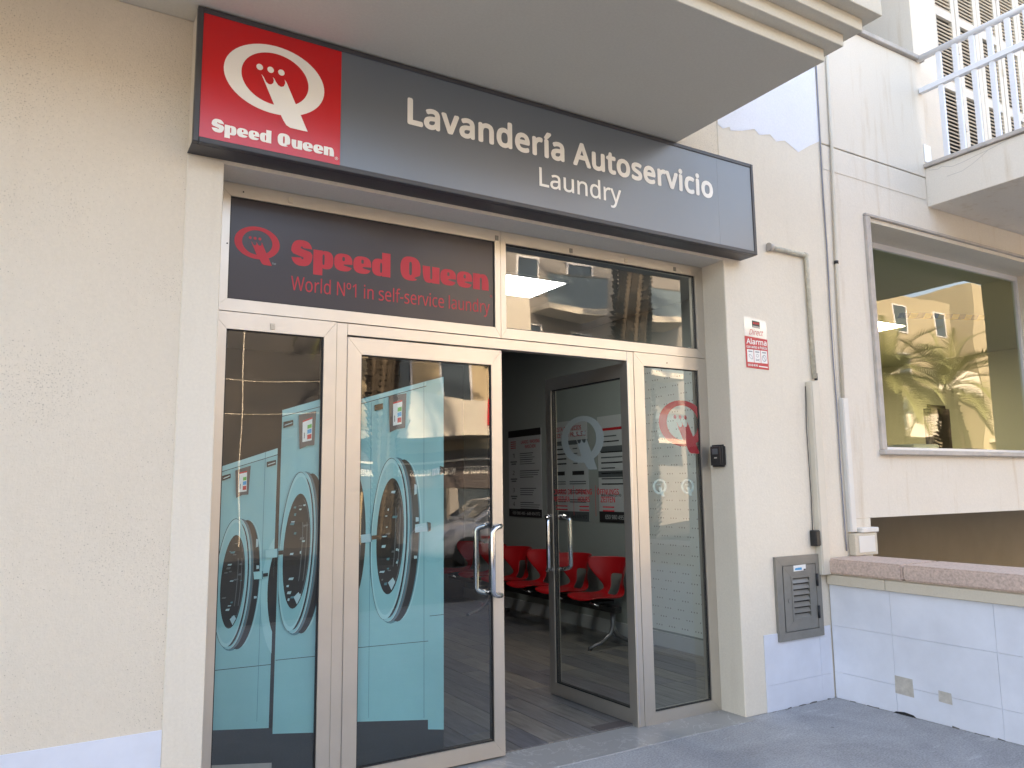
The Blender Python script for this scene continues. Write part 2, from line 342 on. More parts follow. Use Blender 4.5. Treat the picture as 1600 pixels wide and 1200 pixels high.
def heavy_text(body):
    G = heavy_glyphs(); x = 0; V, F_ = [], []
    for ch in body:
        if ch == ' ': x += .52; continue
        wd, loops = G[ch]
        cu = bpy.data.curves.new('glyph', 'CURVE'); cu.dimensions = '2D'; cu.fill_mode = 'FRONT'
        for lp in loops:
            sp = cu.splines.new('POLY'); sp.points.add(len(lp)-1); sp.use_cyclic_u = True
            for q, (a, b) in zip(sp.points, lp): q.co = (a+x, b, 0, 1)
        o = bpy.data.objects.new('glyph', cu); COL.objects.link(o)
        dg = bpy.context.evaluated_depsgraph_get(); dg.update()
        me = bpy.data.meshes.new_from_object(o.evaluated_get(dg)); bpy.data.objects.remove(o)
        k = len(V); V += [v.co.copy() for v in me.vertices]; F_ += [tuple(i+k for i in p.vertices) for p in me.polygons]
        x += wd + .05
    return V, F_
def text_mesh(body, bold=0.0, spacing=1.0, shear=0.0):
    key = (body, bold, spacing, shear)
    if body == 'Speed Queen' and key not in _fontcache: _fontcache[key] = heavy_text(body)
    if key not in _fontcache:
        cu = bpy.data.curves.new('lettering', 'FONT'); cu.body = body
        if FONT: cu.font = FONT
        cu.offset = 0.0 if FONT else bold; cu.space_character = spacing; cu.shear = shear
        cu.resolution_u = 4; cu.fill_mode = 'FRONT'
        o = bpy.data.objects.new('lettering', cu); COL.objects.link(o)
        dg = bpy.context.evaluated_depsgraph_get(); dg.update()
        me = bpy.data.meshes.new_from_object(o.evaluated_get(dg))
        bpy.data.objects.remove(o)
        vs_ = [v.co.copy() for v in me.vertices]; fs = [tuple(p.vertices) for p in me.polygons]
        _fontcache[key] = (vs_, fs)
    return _fontcache[key]
def lettering(body, fn, a0, a1, b0, b1, m, parent, d=0.001, bold=0.0, spacing=1.0, shear=0.0, name='lettering', split=False):
    """print the words into the rectangle a0..a1 x b0..b1 (whole glyph box) of the surface fn"""
    vs_, fs = text_mesh(body, bold, spacing, shear)
    xs = [v.x for v in vs_]; ys = [v.y for v in vs_]
    lx, hx, ly, hy = min(xs), max(xs), min(ys), max(ys)
    hv = bold*(b1-b0)/(hy-ly) if FONT and body != 'Speed Queen' else 0
    def spread(vl, fl, nm):
        me = bpy.data.meshes.new(nm); V_, F2 = [], []
        for k, (dx, dz) in enumerate([(0, 0)] + ([(math.cos(q*math.pi/4)*hv, math.sin(q*math.pi/4)*hv) for q in range(8)] if hv else [])):
            o_ = len(V_)
            V_ += [fn(a0+hv + (v.x-lx)/(hx-lx)*(a1-a0-2*hv) + dx*math.copysign(1, a1-a0), b0+hv + (v.y-ly)/(hy-ly)*(b1-b0-2*hv) + dz, d+k*.00006) for v in vl]
            F2 += [tuple(i+o_ for i in f) for f in fl]
        me.from_pydata(V_, [], F2); me.update()
        return link(nm, me, m, parent)
    if not split: return spread(vs_, fs, name)
    # one object for each letter: connected pieces, joined where one stands above the other
    par = list(range(len(vs_)))
    def root(i):
        while par[i] != i: par[i] = par[par[i]]; i = par[i]
        return i
    for f in fs:
        for v in f[1:]: par[root(v)] = root(f[0])
    isl = {}
    for i in range(len(vs_)): isl.setdefault(root(i), []).append(i)
    grp = []
    for vi in sorted(isl.values(), key=lambda q: min(vs_[i].x for i in q)):
        lo, hi = min(vs_[i].x for i in vi), max(vs_[i].x for i in vi)
        for g in grp:
            if min(hi, g[1])-max(lo, g[0]) > .5*min(hi-lo, g[1]-g[0]): g[2].extend(vi); g[0] = min(lo, g[0]); g[1] = max(hi, g[1]); break
        else: grp.append([lo, hi, list(vi)])
    for _, _, vi in grp:
        ix = {v: k for k, v in enumerate(vi)}
        spread([vs_[i] for i in vi], [tuple(ix[v] for v in f) for f in fs if f[0] in ix], 'letter')
def ellipse(cx, cz, rx, rz, n=40, rot=0.0):
    o = []
    for k in range(n):
        a = 2*math.pi*k/n; x, z = rx*math.cos(a), rz*math.sin(a)
        o.append((cx + x*math.cos(rot) - z*math.sin(rot), cz + x*math.sin(rot) + z*math.cos(rot)))
    return o
def sheet(pts, fn, d, name, m, parent):
    return build(MB().poly([fn(a, b, d) for a, b in pts]), name, m, parent)

def line(a, b, wd=.003):
    (x0, z0), (x1, z1) = a, b; dx, dz = x1-x0, z1-z0; L = math.hypot(dx, dz); nx, nz = -dz/L*wd/2, dx/L*wd/2
    return [(x0+nx, z0+nz), (x1+nx, z1+nz), (x1-nx, z1-nz), (x0-nx, z0-nz)]
TAIL = [(-0.283,0.05),(-0.234,-0.004),(-0.185,-0.093),(-0.136,-0.124),(-0.089,-0.121),(-0.049,-0.083),(-0.035,-0.018),(-0.056,0.045),(-0.026,0.019),(0.007,-0.041),(0.053,-0.097),(0.111,-0.119),(0.165,-0.094),(0.192,-0.018),(0.177,0.057),(0.217,0.01),(0.286,-0.138),(0.416,-0.414),(0.519,-0.616),(0.588,-0.768),(0.674,-0.943),(0.559,-0.946),(0.429,-0.943),(0.316,-0.942),(0.234,-0.904),(0.174,-0.816),(0.127,-0.726),(0.051,-0.609),(-0.014,-0.541),(-0.132,-0.283),(-0.216,-0.101)]
def emblem(fn, cx, cz, hw, hz, m, parent, d=0.0012, name='emblem'):
    """ring with a crown-topped tail and three dots; hw, hz half width and height of the ring"""
    mb = MB(); n = 56; k = hz/0.723
    ro = ellipse(cx, cz, hw, hz, n); ri = ellipse(cx, cz+.02*hz, hw*.668, hz*.756, n)
    A = [mb.bm.verts.new(fn(a, b, d)) for a, b in ro]; B = [mb.bm.verts.new(fn(a, b, d)) for a, b in ri]
    for i in range(n): mb.bm.faces.new((A[i], A[(i+1) % n], B[(i+1) % n], B[i]))
    from mathutils.geometry import tessellate_polygon
    tv = [mb.bm.verts.new(fn(cx+a*hw, cz+b*k, d+.0004)) for a, b in TAIL]
    for tri in tessellate_polygon([[Vector((a, b, 0)) for a, b in TAIL]]): mb.bm.faces.new([tv[i] for i in tri])
    for dx in (-.32, -.105, .109): mb.poly([fn(a, b, d) for a, b in ellipse(cx+dx*hw, cz+.19*k, .066*hw, .066*k, 14)])
    bmesh.ops.triangulate(mb.bm, faces=[f for f in mb.bm.faces if len(f.verts) > 4])
    return build(mb, name, m, parent)

WALL, FRAME = 3.74, 3.948
# ================================================================ ground
pv = MB(); pv.poly([(-40,-1.2,0),(60,-1.2,0),(60,40,0),(-40,40,0)])
struct(build(pv, 'pavement', m_pave))
struct(box('kerb', m_greyc, None, -40, 60, -1.35, -1.2, -.12, .004, bev=.01))
rd = MB(); rd.poly([(-40,-8.4,-.12),(90,-8.4,-.12),(90,-1.35,-.12),(-40,-1.35,-.12)]); struct(build(rd, 'road', m_asphalt))
struct(box('far_pavement', m_asphalt, None, -40, 90, -80, -8.4, -.3, -.004))
gd = MB(); gd.poly([(-300,-300,-.35),(300,-300,-.35),(300,300,-.35),(-300,300,-.35)]); struct(build(gd, 'ground', m_greyc))

# ================================================================ laundry building
bl = thing('laundry_building', 'cream rendered building with stepped canopy over the laundry shopfront', 'building', (0, 3.74, 0))
box('wall', m_wall, bl, -9, .5, WALL, 4.0, 0, 3.72)
box('pilaster', m_pier, bl, .5, .664, WALL-.007, 4.02, 0, 3.055, bev=.004)
box('lintel', m_pier, bl, .5, 3.985, WALL, 4.06, 3.042, 3.72)
box('pier', m_pier, bl, 3.985, 5.128, WALL, 4.06, 0, 7.0, bev=.005)
c1 = (3.447, 2.456, 3.72); stp = .07
box('soffit', m_soffit, bl, -9, c1[0], c1[1], WALL, 3.72, 3.72+stp, bev=.003)
for k in range(1, 4):
    box('canopy_step', m_soffit, bl, -9, c1[0]+k*stp, c1[1]-k*stp, WALL-.002, 3.72+k*stp, 3.72+(k+1)*stp if k < 3 else 5.1, bev=.003)
box('upper_storey', m_wall, bl, -9, 3.984, WALL+.002, 13, 3.80, 8.6)
box('back_wall', m_wall, bl, -9, 5.1, 9.75, 13, 0, 3.79)
box('side_wall', m_wall, bl, -9, -.15, 4.02, 9.74, 0, 3.79)
# unfinished coat of white paint high on the pier
zz = [(3.5,4.02),(3.90,4.05),(3.98,4.044),(4.04,4.02),(4.11,4.05),(4.12,4.024),(4.24,4.05),(4.37,4.095),(4.42,4.06),(4.54,4.093),(4.60,4.05),(4.70,4.08),(4.85,4.02),(4.98,4.10),(5.11,4.168),(5.118,6.8),(3.99,6.8),(3.99,4.3)]
zz = [p for p in zz if p[0] >= 3.98]
sheet([(max(3.992, a), b) for a, b in zz], XZ(WALL), .0025, 'paint_patch', m_patch, bl)
# tiles at the foot of the walls
TG = .0022
def tiles(parent, fn, cols, rows, th=.007):
    for a0, a1 in cols:
        for b0, b1 in rows:
            build(MB().prism([(a0+TG/2, b0+TG/2), (a1-TG/2, b0+TG/2), (a1-TG/2, b1-TG/2), (a0+TG/2, b1-TG/2)], fn, .001, th+random.uniform(-.0008, .0008)), 'tile', m_tile, parent)
fx = XZ(WALL)
sheet([(-3, 0), (.5, 0), (.5, .495), (-3, .495)], fx, .003, 'grout', m_grout, bl)
tiles(bl, fx, [(-.165-.665*k, .5-.665*k) for k in range(4)], [(.18, .495), (.002, .18)])
sheet([(4.185, 0), (4.87, 0), (4.87, .495), (4.185, .495)], fx, .003, 'grout', m_grout, bl)
tiles(bl, fx, [(4.185, 4.745), (4.745, 4.868)], [(.17, .495), (.002, .17)])

# ---- room behind the shopfront
struct(box('room_ceiling', m_ceil, None, -.1, 5.05, 4.07, 9.7, 3.2, 3.3))
fl = struct(box('floor', m_gasket, None, -.1, 5.05, 4.0, 9.7, -.06, .002))
plank_me = []
for v in range(3):
    plank_me.append(MB().box(0, .176, 0, 1.196, 0, .006, bev=.0015).mesh('plank')); plank_me[-1].materials.append(
        mat('grey wood plank %d' % v, [(.19,.185,.18), (.155,.155,.165), (.225,.21,.19)][v], 0.3, var=0.45, vscale=2.2, stretch=(14, 1.6, 1), bump=0.05, bscale=40))
xx = .3
ki = 0
while xx < 5.0:
    yy = 4.01 - random.uniform(0, .0); first = True
    cut = random.uniform(.2, 1.1)
    while yy < 9.6:
        o = link('plank', plank_me[ki % 3], None, fl); ki += random.choice((1, 1, 2))
        L = cut if first else min(1.2, 9.68-yy); first = False
        o.location = (xx, yy, .002 + random.uniform(0, .0006)); o.scale = (1, L/1.2, 1); yy += L
    xx += .18
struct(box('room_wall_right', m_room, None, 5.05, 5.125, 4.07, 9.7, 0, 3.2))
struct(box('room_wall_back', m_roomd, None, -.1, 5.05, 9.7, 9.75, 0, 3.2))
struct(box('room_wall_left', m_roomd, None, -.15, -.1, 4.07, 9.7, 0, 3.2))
struct(box('skirting', m_paper, None, 5.032, 5.05, 4.07, 9.7, .008, .14, bev=.003))
tag(box('wallpaper_panel', m_paperwall, None, 5.04, 5.05, 4.10, 5.93, .16, 2.75), 'pale dotted wallpaper on the inner wall behind the right sidelight', 'wallpaper')
led = thing('ceiling_light', 'square lit ceiling panel seen through the right transom', 'light', (3.4, 5.5, 3.2))
box('diffuser', m_led, led, 3.12, 3.69, 5.22, 5.79, 3.188, 3.192)
mb = MB(); 
for d in ((3.10,3.71,5.20,5.22),(3.10,3.71,5.79,5.81),(3.10,3.12,5.22,5.79),(3.69,3.71,5.22,5.79)): mb.box(*d, 3.184, 3.2)
build(mb, 'light_frame', m_whitemetal, led)

# ================================================================ shopfront
sf = thing('shopfront', 'champagne aluminium laundry shopfront with glazed double door and transoms', 'shopfront', (2.3, 3.95, 0))
def sash_mesh(x0, x1, z0, z1, wl, wr, wb, wt, y0, y1):
    """mitred frame: four bars with a hairline at every mitre"""
    mb = MB(); g = .0006
    i0, i1, j0, j1 = x0+wl, x1-wr, z0+wb, z1-wt
    for pts in ([(x0+g, z0+2*g), (i0, j0+g), (i0, j1-g), (x0+g, z1-2*g)], [(x1-g, z0+2*g), (x1-g, z1-2*g), (i1, j1-g), (i1, j0+g)],
                [(x0+2*g, z0), (x1-2*g, z0), (i1-g, j0), (i0+g, j0)], [(x0+2*g, z1), (i0+g, j1), (i1-g, j1), (x1-2*g, z1)]):
        mb.prism(pts, lambda a, b, d: (a, d, b), y0, y1)
    return mb
def ring_mesh(i0, i1, j0, j1, t, y0, y1):
    mb = MB()
    for d in ((i0, i0+t, j0, j1), (i1-t, i1, j0, j1), (i0+t, i1-t, j0, j0+t), (i0+t, i1-t, j1-t, j1)): mb.box(d[0], d[1], y0, y1, d[2], d[3])
    return mb
def sash(parent, x0, x1, z0, z1, wl, wr, wb, wt, y0=FRAME, y1=FRAME+.06, pane=m_glass, frame='frame'):
    f = build(sash_mesh(x0, x1, z0, z1, wl, wr, wb, wt, y0, y1), frame, m_alu, parent)
    build(ring_mesh(x0+wl, x1-wr, z0+wb, z1-wt, .006, y0+.010, y0+.030), 'gasket', m_gasket, f)
    p = build(MB().poly([(x0+wl, y0+.014, z0+wb), (x1-wr, y0+.014, z0+wb), (x1-wr, y0+.014, z1-wt), (x0+wl, y0+.014, z1-wt)]), 'pane', pane, f)
    return f
s_left = sash(sf, .664, 1.300, .004, 2.375, .078, .068, .09, .086, frame='sidelight')
s_right = sash(sf, 3.323, 3.985, .004, 2.375, .086, .083, .072, .086, frame='sidelight')
s_tl = sash(sf, .664, 2.308, 2.379, 3.040, .076, .038, .062, .070, frame='transom')
s_tr = sash(sf, 2.309, 3.985, 2.379, 3.040, .038, .077, .062, .070, frame='transom')
box('door_jamb', m_alu, sf, 1.301, 1.359, FRAME+.002, FRAME+.06, .004, 2.375, bev=.002)
box('door_jamb', m_alu, sf, 3.268, 3.322, FRAME+.002, FRAME+.06, .004, 2.375, bev=.002)
box('door_head', m_alu, sf, 1.36, 3.267, FRAME+.002, FRAME+.06, 2.312, 2.375, bev=.002)
for x, z, up in ((1.039, 2.999, 0), (2.284, 2.992, 1), (2.834, 2.994, 1), (3.285, 2.993, 0), (3.721, 2.993, 1), (.965, 2.317, 0)):
    c = box('clip', m_trim if not up else m_cab, sf, x-.012, x+.012, FRAME-.004, FRAME, z-.014, z+.016, bev=.001)
for x, z in ((3.616, 2.322), (.73, 2.72), (.80, 3.0)): build(MB().tube([(x, FRAME-.003, z), (x, FRAME, z)], .004, 8), 'screw', m_gasket, sf)
def handle_path(sg, side):
    """offset pull: leaves the stile, bends towards the glass and runs upright"""
    s = sg; y0 = 0.0 if side < 0 else .05; P = []
    x_m, x_b = s*.917, s*.835; yb = y0 + side*.075
    for z, order in ((1.275, 1), (.89, -1)):
        seg = [(x_m, y0, z), (x_m - s*.012, y0+side*.04, z)]
        cz_ = z - .03*order
        arc = []
        for q in range(5):
            a = q/4*math.pi/2
            arc.append((x_m - s*.012 + (x_b-(x_m - s*.012))*math.sin(a), y0+side*.04 + (yb-(y0+side*.04))*math.sin(a), cz_ + .03*order*math.cos(a)))
        seg = seg + arc
        P.append(seg)
    return P[0] + P[1][::-1]
def door_leaf(sg, name):
    """leaf hinged at the origin, running sg along x; outer face at y = 0"""
    W_ = .948; parts = []
    x0, x1 = (0, W_) if sg > 0 else (-W_, 0)
    hinge, free = .077, .070
    wl, wr = (hinge, free) if sg > 0 else (free, hinge)
    fr = sash_mesh(x0, x1, .014, 2.302, wl, wr, .085, .09, 0, .05)
    e = MB()
    for q, (a, b) in enumerate(((.006, .014), (.02, .03), (.038, .044))): e.box((-.0025 if sg > 0 else 0), (0 if sg > 0 else .0025), a, b, .016, 2.30)
    g = ring_mesh(x0+wl, x1-wr, .099, 2.212, .006, .008, .042)
    p = MB().poly([(x0+wl, .014, .099), (x1-wr, .014, .099), (x1-wr, .014, 2.212), (x0+wl, .014, 2.212)])
    h1 = MB().tube(handle_path(sg, -1), .0155, 14); h2 = MB().tube(handle_path(sg, 1), .0155, 14)
    return [('pane', p, m_glass), ('gasket', g, m_gasket), ('edge_strip', e, m_alu_edge), ('handle', h1, m_chrome), ('handle', h2, m_chrome)], fr
def place_leaf(sg, loc, rz):
    subs, fr = door_leaf(sg, 'door')
    d = bpy.data.objects.new('door', fr.mesh('door')); d.data.materials.append(m_alu); COL.objects.link(d)
    d.parent = sf; d.matrix_parent_inverse = Matrix.Translation(-sf.location); d.location = loc; d.rotation_euler = (0, 0, rz)
    for n, mb, mm in subs:
        o = bpy.data.objects.new(n, mb.mesh(n)); o.data.materials.append(mm); COL.objects.link(o); o.parent = d
        if n == 'handle': smooth(o)
    return d
d_left = place_leaf(1, (1.362, FRAME+.001, 0), 0)
d_right = place_leaf(-1, (3.272, FRAME+.004, 0), R(-90+1.5))
d_left['label'] = 'closed left glass door leaf with washer print'; d_right['label'] = 'right glass door leaf swung open into the room'
th = MB().box(.62, 4.02, 3.665, 4.008, -.05, .004, bev=.003); struct(build(th, 'threshold', m_marble))
box('floor_closer_plate', m_brown, sf, 3.02, 3.26, 4.012, 4.11, .009, .012)

# ---- charcoal film with red lettering in the left transom
PF = XZ(FRAME+.018)
PT = XZ(FRAME+.0125)
film = sheet([(.742, 2.443), (2.268, 2.443), (2.268, 2.968), (.742, 2.968)], PT, .0, 'film', m_film, s_tl)
emblem(PT, .879, 2.748, .113, .085, m_filmred, s_tl)
lettering('Speed Queen', PT, 1.052, 2.232, 2.622, 2.798, m_filmred, s_tl, bold=.045, spacing=1.13, split=True)
lettering('World Nº1 in self-service laundry', PT, 1.055, 2.238, 2.499, 2.604, m_filmred, s_tl, split=True)
lettering('TM', PT, .955, .975, 2.645, 2.655, m_frost, s_tl); lettering('®', PT, 2.240, 2.256, 2.622, 2.638, m_filmred, s_tl)

# ---- printed washers on the left sidelight and the left leaf
def washer_print(parent, shapes, off=(0, 0, 0), y=FRAME+.028):
    fn0 = XZ(y)
    fn = lambda a, b, d: tuple(Vector(fn0(a, b, d)) - Vector(off))
    for i, (nm, m, pts) in enumerate(shapes):
        o = bpy.data.objects.new(nm, None if False else MB().poly([fn(a, b, .00008*(i+1)) for a, b in pts]).mesh(nm))
        o.data.materials.append(m); COL.objects.link(o); o.parent = parent
def clipx(pts, lo, hi):
    """cut an outline to lo <= x <= hi"""
    def cut(p, f, lim):
        o = []
        for i in range(len(p)):
            a, b = p[i-1], p[i]
            ia, ib = f(a[0]), f(b[0])
            if ia != ib:
                t = (lim-a[0])/(b[0]-a[0]); o.append((lim, a[1]+t*(b[1]-a[1])))
            if ib: o.append(b)
        return o
    p = cut(pts, lambda x: x >= lo, lo)
    return cut(p, lambda x: x <= hi, hi) if p else p
def porthole(es, lo, hi, rot, seed):
    """round washer door seen at an angle: rims, face ring, drum glass with glints"""
    rnd = random.Random(seed); S_ = []
    (xf, xo), (z2, b2), (x3, z3, a3, b3) = es
    def el(nm, m, *e, r=rot): 
        p = clipx(ellipse(*e, n=44, rot=r), lo, hi)
        if len(p) > 2: S_.append((nm, m, p))
    def lr(nm, m, xl, xr, z, b, r=rot): el(nm, m, (xl+xr)/2, z, (xr-xl)/2, b, r=r)
    W_ = xo-xf; bz = b2
    lr('rim_shadow', m_cyan_d, xf-.006, xo-.02, z2-.006, bz*1.02)
    lr('rim', m_cyan_l, xf+W_*.27, xo, z2-.006, bz*.985)
    lr('rim', m_cyan_d, xf+W_*.26, xo-.009, z2-.006, bz*.98)
    lr('rim', m_pblack, xf+W_*.22, xf+W_*.945, z2-.008, bz*1.0)
    lr('rim', m_pgrey, xf+W_*.12, xf+W_*.82, z2-.004, bz*1.0)
    lr('rim', m_cyan_d, xf+W_*.11, xf+W_*.79, z2-.004, bz*1.0)
    lr('rim', m_pgrey, xf+W_*.10, xf+W_*.77, z2-.004, bz*1.0)
    lr('rim', m_pwhite, xf+W_*.055, xf+W_*.755, z2-.002, bz*1.003)
    lr('rim', m_cyan, xf+W_*.045, xf+W_*.735, z2-.002, bz*1.0)
    lr('rim', m_pblack, xf+W_*.08, xf+W_*.715, z2-.004, bz*.955)
    lr('rim', m_pwhite, xf+W_*.05, xf+W_*.685, z2+.002, bz*.945)
    lr('door_ring', m_pblack, xf, xf+W_*.665, z2+.004, bz*.99)
    lr('door_ring', m_cyan_l, xf+.002, xf+W_*.665, z2+.003, bz*.985)
    lr('door_ring', m_cyan, xf+.008, xf+W_*.66, z2+.003, bz*.93)
    el('drum', m_pblack, x3, z3, a3, b3)
    el('drum_rim', m_pgrey, x3+a3*.06, z3, a3*.90, b3*.92); el('drum', m_pblack, x3-a3*.01, z3, a3*.93, b3*.93)
    for hx in (.30, .62): 
        el('drum_rim', m_pgrey, x3+a3*hx, z3-.02*b3, a3*.10, b3*.52); el('drum', m_pblack, x3+a3*(hx-.05), z3-.02*b3, a3*.09, b3*.52)
    for zt_, hh in ((.60, .07), (.22, .03), (-.25, .02)):
        xe = lambda fr: (xf+W_*.22+xf+W_*.945)/2 + (W_*.725/2)*fr*math.sqrt(max(0, 1-zt_*zt_)) + (-math.sin(rot))*bz*zt_
        p = clipx([(xe(.80), z2+bz*(zt_-hh)), (xe(.97), z2+bz*(zt_-hh*.8)), (xe(.97), z2+bz*(zt_+hh*.8)), (xe(.80), z2+bz*(zt_+hh))], lo, hi)
        if len(p) > 2: S_.append(('rim_glint', m_pwhite, p))
    for k in range(20):
        t = rnd.uniform(-.85, .85); u = rnd.uniform(-.7, .7)*math.sqrt(1-t*t)
        cx, cz = x3+u*a3 - math.sin(rot)*t*b3, z3+t*b3; ww, hh = a3*rnd.uniform(.05, .22), b3*rnd.uniform(.008, .022)
        p = clipx([(cx-ww, cz-hh), (cx+ww*.6, cz-hh*1.3), (cx+ww, cz+hh), (cx-ww*.7, cz+hh*.8)], lo, hi)
        if len(p) > 2: S_.append(('glint', m_pwhite if rnd.random() < .35 else (m_cyan_d if rnd.random() < .5 else m_pgrey), p))
    el2 = clipx([(x3+a3*.1, z3-.93*b3), (x3+a3*.38, z3-.80*b3), (x3+a3*.2, z3-.72*b3), (x3-a3*.15, z3-.80*b3)], lo, hi)
    if len(el2) > 2: S_.append(('glint', m_pwhite, el2))
    return S_
def control(panel, card):
    S_ = [('control_panel', m_brown, panel), ('price_card', m_sticker_w, card)]
    (x0, t0), (x1, t1), (x2, b1), (x3, b0) = card
    P_ = lambda u, v: ((x3+(x2-x3)*u)*(1-v)+(x0+(x1-x0)*u)*v, (b0+(b1-b0)*u)*(1-v)+(t0+(t1-t0)*u)*v)
    q = lambda u0, u1, v0, v1: [P_(u0, v0), P_(u1, v0), P_(u1, v1), P_(u0, v1)]
    for m, u0, u1, v0, v1 in ((m_pred, 0, 1, .93, 1), (m_pgreen, .5, .95, .55, .72), (m_pblue, .5, .95, .33, .51), (m_pred, .5, .95, .08, .28), (m_ink, .15, .22, .15, .42)):
        S_.append(('price_card', m, q(u0, u1, v0, v1)))
    return S_
LO, HI = .743, 1.231
sh = [('plinth', m_pplinth, [(LO, .095), (HI, .095), (HI, .36), (LO, .42)]),
      ('plinth', m_greyc, [(LO, .095), (1.03, .095), (1.028, .20), (LO, .24)]),
      ('plinth', m_pplinth, [(1.026, .095), (HI, .095), (HI, .31), (1.026, .335)]),
      ('gap', m_pblack, [(1.0, .36), (1.036, .36), (1.04, 1.66), (1.0, 1.66)]),
      ('washer_body', m_cyan, [(LO, 1.584), (1.014, 1.67), (1.007, .362), (LO, .394)]),
      ('washer_lid', m_cyan_l, [(LO, 1.611), (1.014, 1.705), (1.014, 1.674), (LO, 1.586)]),
      ('washer_body', m_cyan, [(1.032, 1.864), (HI, 1.924), (1.226, .305), (1.026, .332)]),
      ('washer_lid', m_cyan_l, [(1.032, 1.898), (HI, 1.964), (HI, 1.926), (1.033, 1.867)]),
      ('seam', m_pblack, line((LO, .661), (1.011, .656))), ('seam', m_pblack, line((1.031, .673), (1.228, .669))),
      ('seam', m_pblack, line((LO, 1.585), (1.014, 1.672))), ('seam', m_pblack, line((1.033, 1.866), (HI, 1.925))),
      ('seam', m_cyan_d, line((.954, 1.683), (.95, .40), .002)),
      ('door_ring', m_cyan_l, clipx(ellipse(1.049, .985, .098, .302, 40), .9, 1.0105)), ('door_ring', m_pblack, clipx(ellipse(1.053, 1.0, .07, .24, 40), .9, 1.0105))]
sh += porthole([(.736,.952),(1.057,.304),(.817,1.064,.055,.219)], LO, 1.0, -.05, 3)
sh += porthole([(1.033,1.272),(1.191,.396),(1.1205,1.194,.067,.283)], 1.036, HI, -.05, 5)
sh += control([(.811,1.593),(.883,1.617),(.876,1.476),(.847,1.474),(.819,1.46)], [(.831,1.583),(.866,1.591),(.867,1.492),(.829,1.487)])
sh += control([(1.114,1.875),(1.204,1.901),(1.198,1.724),(1.159,1.718),(1.122,1.701)], [(1.135,1.846),(1.185,1.867),(1.184,1.748),(1.136,1.737)])
for p in ([(.75,1.567),(.789,1.578),(.79,1.557),(.751,1.543)], [(.96,1.635),(1.005,1.646),(1.005,1.622),(.961,1.609)], [(1.037,1.837),(1.086,1.85),(1.087,1.822),(1.037,1.806)]): sh.append(('name_plate', m_pblack, p)); sh.append(('name_print', m_pwhite, [(p[0][0]+.006, p[0][1]*.45+p[3][1]*.55-.002), (p[1][0]-.004, p[1][1]*.45+p[2][1]*.55-.002), (p[1][0]-.004, p[1][1]*.45+p[2][1]*.55+.003), (p[0][0]+.006, p[0][1]*.45+p[3][1]*.55+.003)]))
for p in ([(.966,1.203),(1.028,1.209),(1.029,1.167),(.967,1.163)], [(.911,1.103),(.957,1.104),(.958,1.066),(.915,1.067)]):
    (a, b), (c, d), (e, f), (g, h) = p
    sh.append(('latch', m_pblack, [(c-.004, d-.012), (c+.024, d-.010), (c+.024, f+.012), (e-.004, f+.010)]))
    sh.append(('latch', m_cyan_l, p)); sh.append(('latch', m_cyan_d, [(c-.006, d), (c, d), (e, f), (e-.006, f)]))
washer_print(s_left, sh)
fo = (1.362, FRAME+.001, 0)
LO, HI = 1.440, 1.941
sh = [('plinth', m_pplinth, [(LO, .100), (HI, .100), (HI, .33), (LO, .33)]),
      ('washer_body', m_cyan, [(1.833, 2.094), (HI, 2.126), (HI, .203), (1.848, .219)]),
      ('washer_body', m_cyan, [(LO, 1.943), (1.833, 2.065), (1.848, .268), (LO, .322)]),
      ('washer_lid', m_cyan_l, [(LO, 1.972), (1.833, 2.094), (1.833, 2.069), (LO, 1.947)]),
      ('seam', m_pblack, line((LO, 1.945), (1.833, 2.067))), ('seam', m_pblack, line((LO, .685), (1.848, .675))), ('seam', m_pblack, line((1.856, .806), (HI, .806))),
      ('seam', m_cyan_d, line((1.508, 1.96), (1.512, .33), .002)), ('seam', m_cyan_d, line((1.818, 2.09), (1.824, .28), .003)),
      ('drum', m_pblack, clipx(ellipse(1.40, 1.26, .085, .36, 40), LO, HI)), ('rim', m_pgrey, clipx(ellipse(1.40, 1.27, .06, .33, 40), LO, HI)), ('drum', m_pblack, clipx(ellipse(1.395, 1.27, .055, .32, 40), LO, HI))]
sh += porthole([(1.513,1.806),(1.232,.430),(1.623,1.246,.078,.306)], LO, 1.83, -.04, 8)
sh += control([(1.606,1.998),(1.711,2.019),(1.704,1.827),(1.655,1.818),(1.614,1.799)], [(1.632,1.964),(1.686,1.981),(1.683,1.848),(1.633,1.836)])
sh.append(('name_plate', m_pblack, [(1.524,1.945),(1.573,1.957),(1.573,1.926),(1.525,1.912)]))
for p in ([(1.766,1.3),(1.84,1.308),(1.846,1.261),(1.766,1.256)], [(1.455,1.257),(1.515,1.262),(1.519,1.219),(1.459,1.215)], [(1.868,1.60),(1.918,1.615),(1.918,1.575),(1.868,1.56)]):
    (a, b), (c, d), (e, f), (g, h) = p
    sh.append(('latch', m_pblack, [(c-.004, d+.004), (c+.02, d-.002), (c+.02, f+.004), (e-.004, f-.004)]) if a > 1.7 else ('latch', m_pblack, [(c-.004, d-.012), (c+.03, d-.010), (c+.03, f+.012), (e-.004, f+.010)]))
    sh.append(('latch', m_pwhite, p)); sh.append(('latch', m_cyan_d, [(c-.006, d), (c, d), (e, f), (e-.006, f)]))
washer_print(d_left, sh, off=fo, y=FRAME+.029)

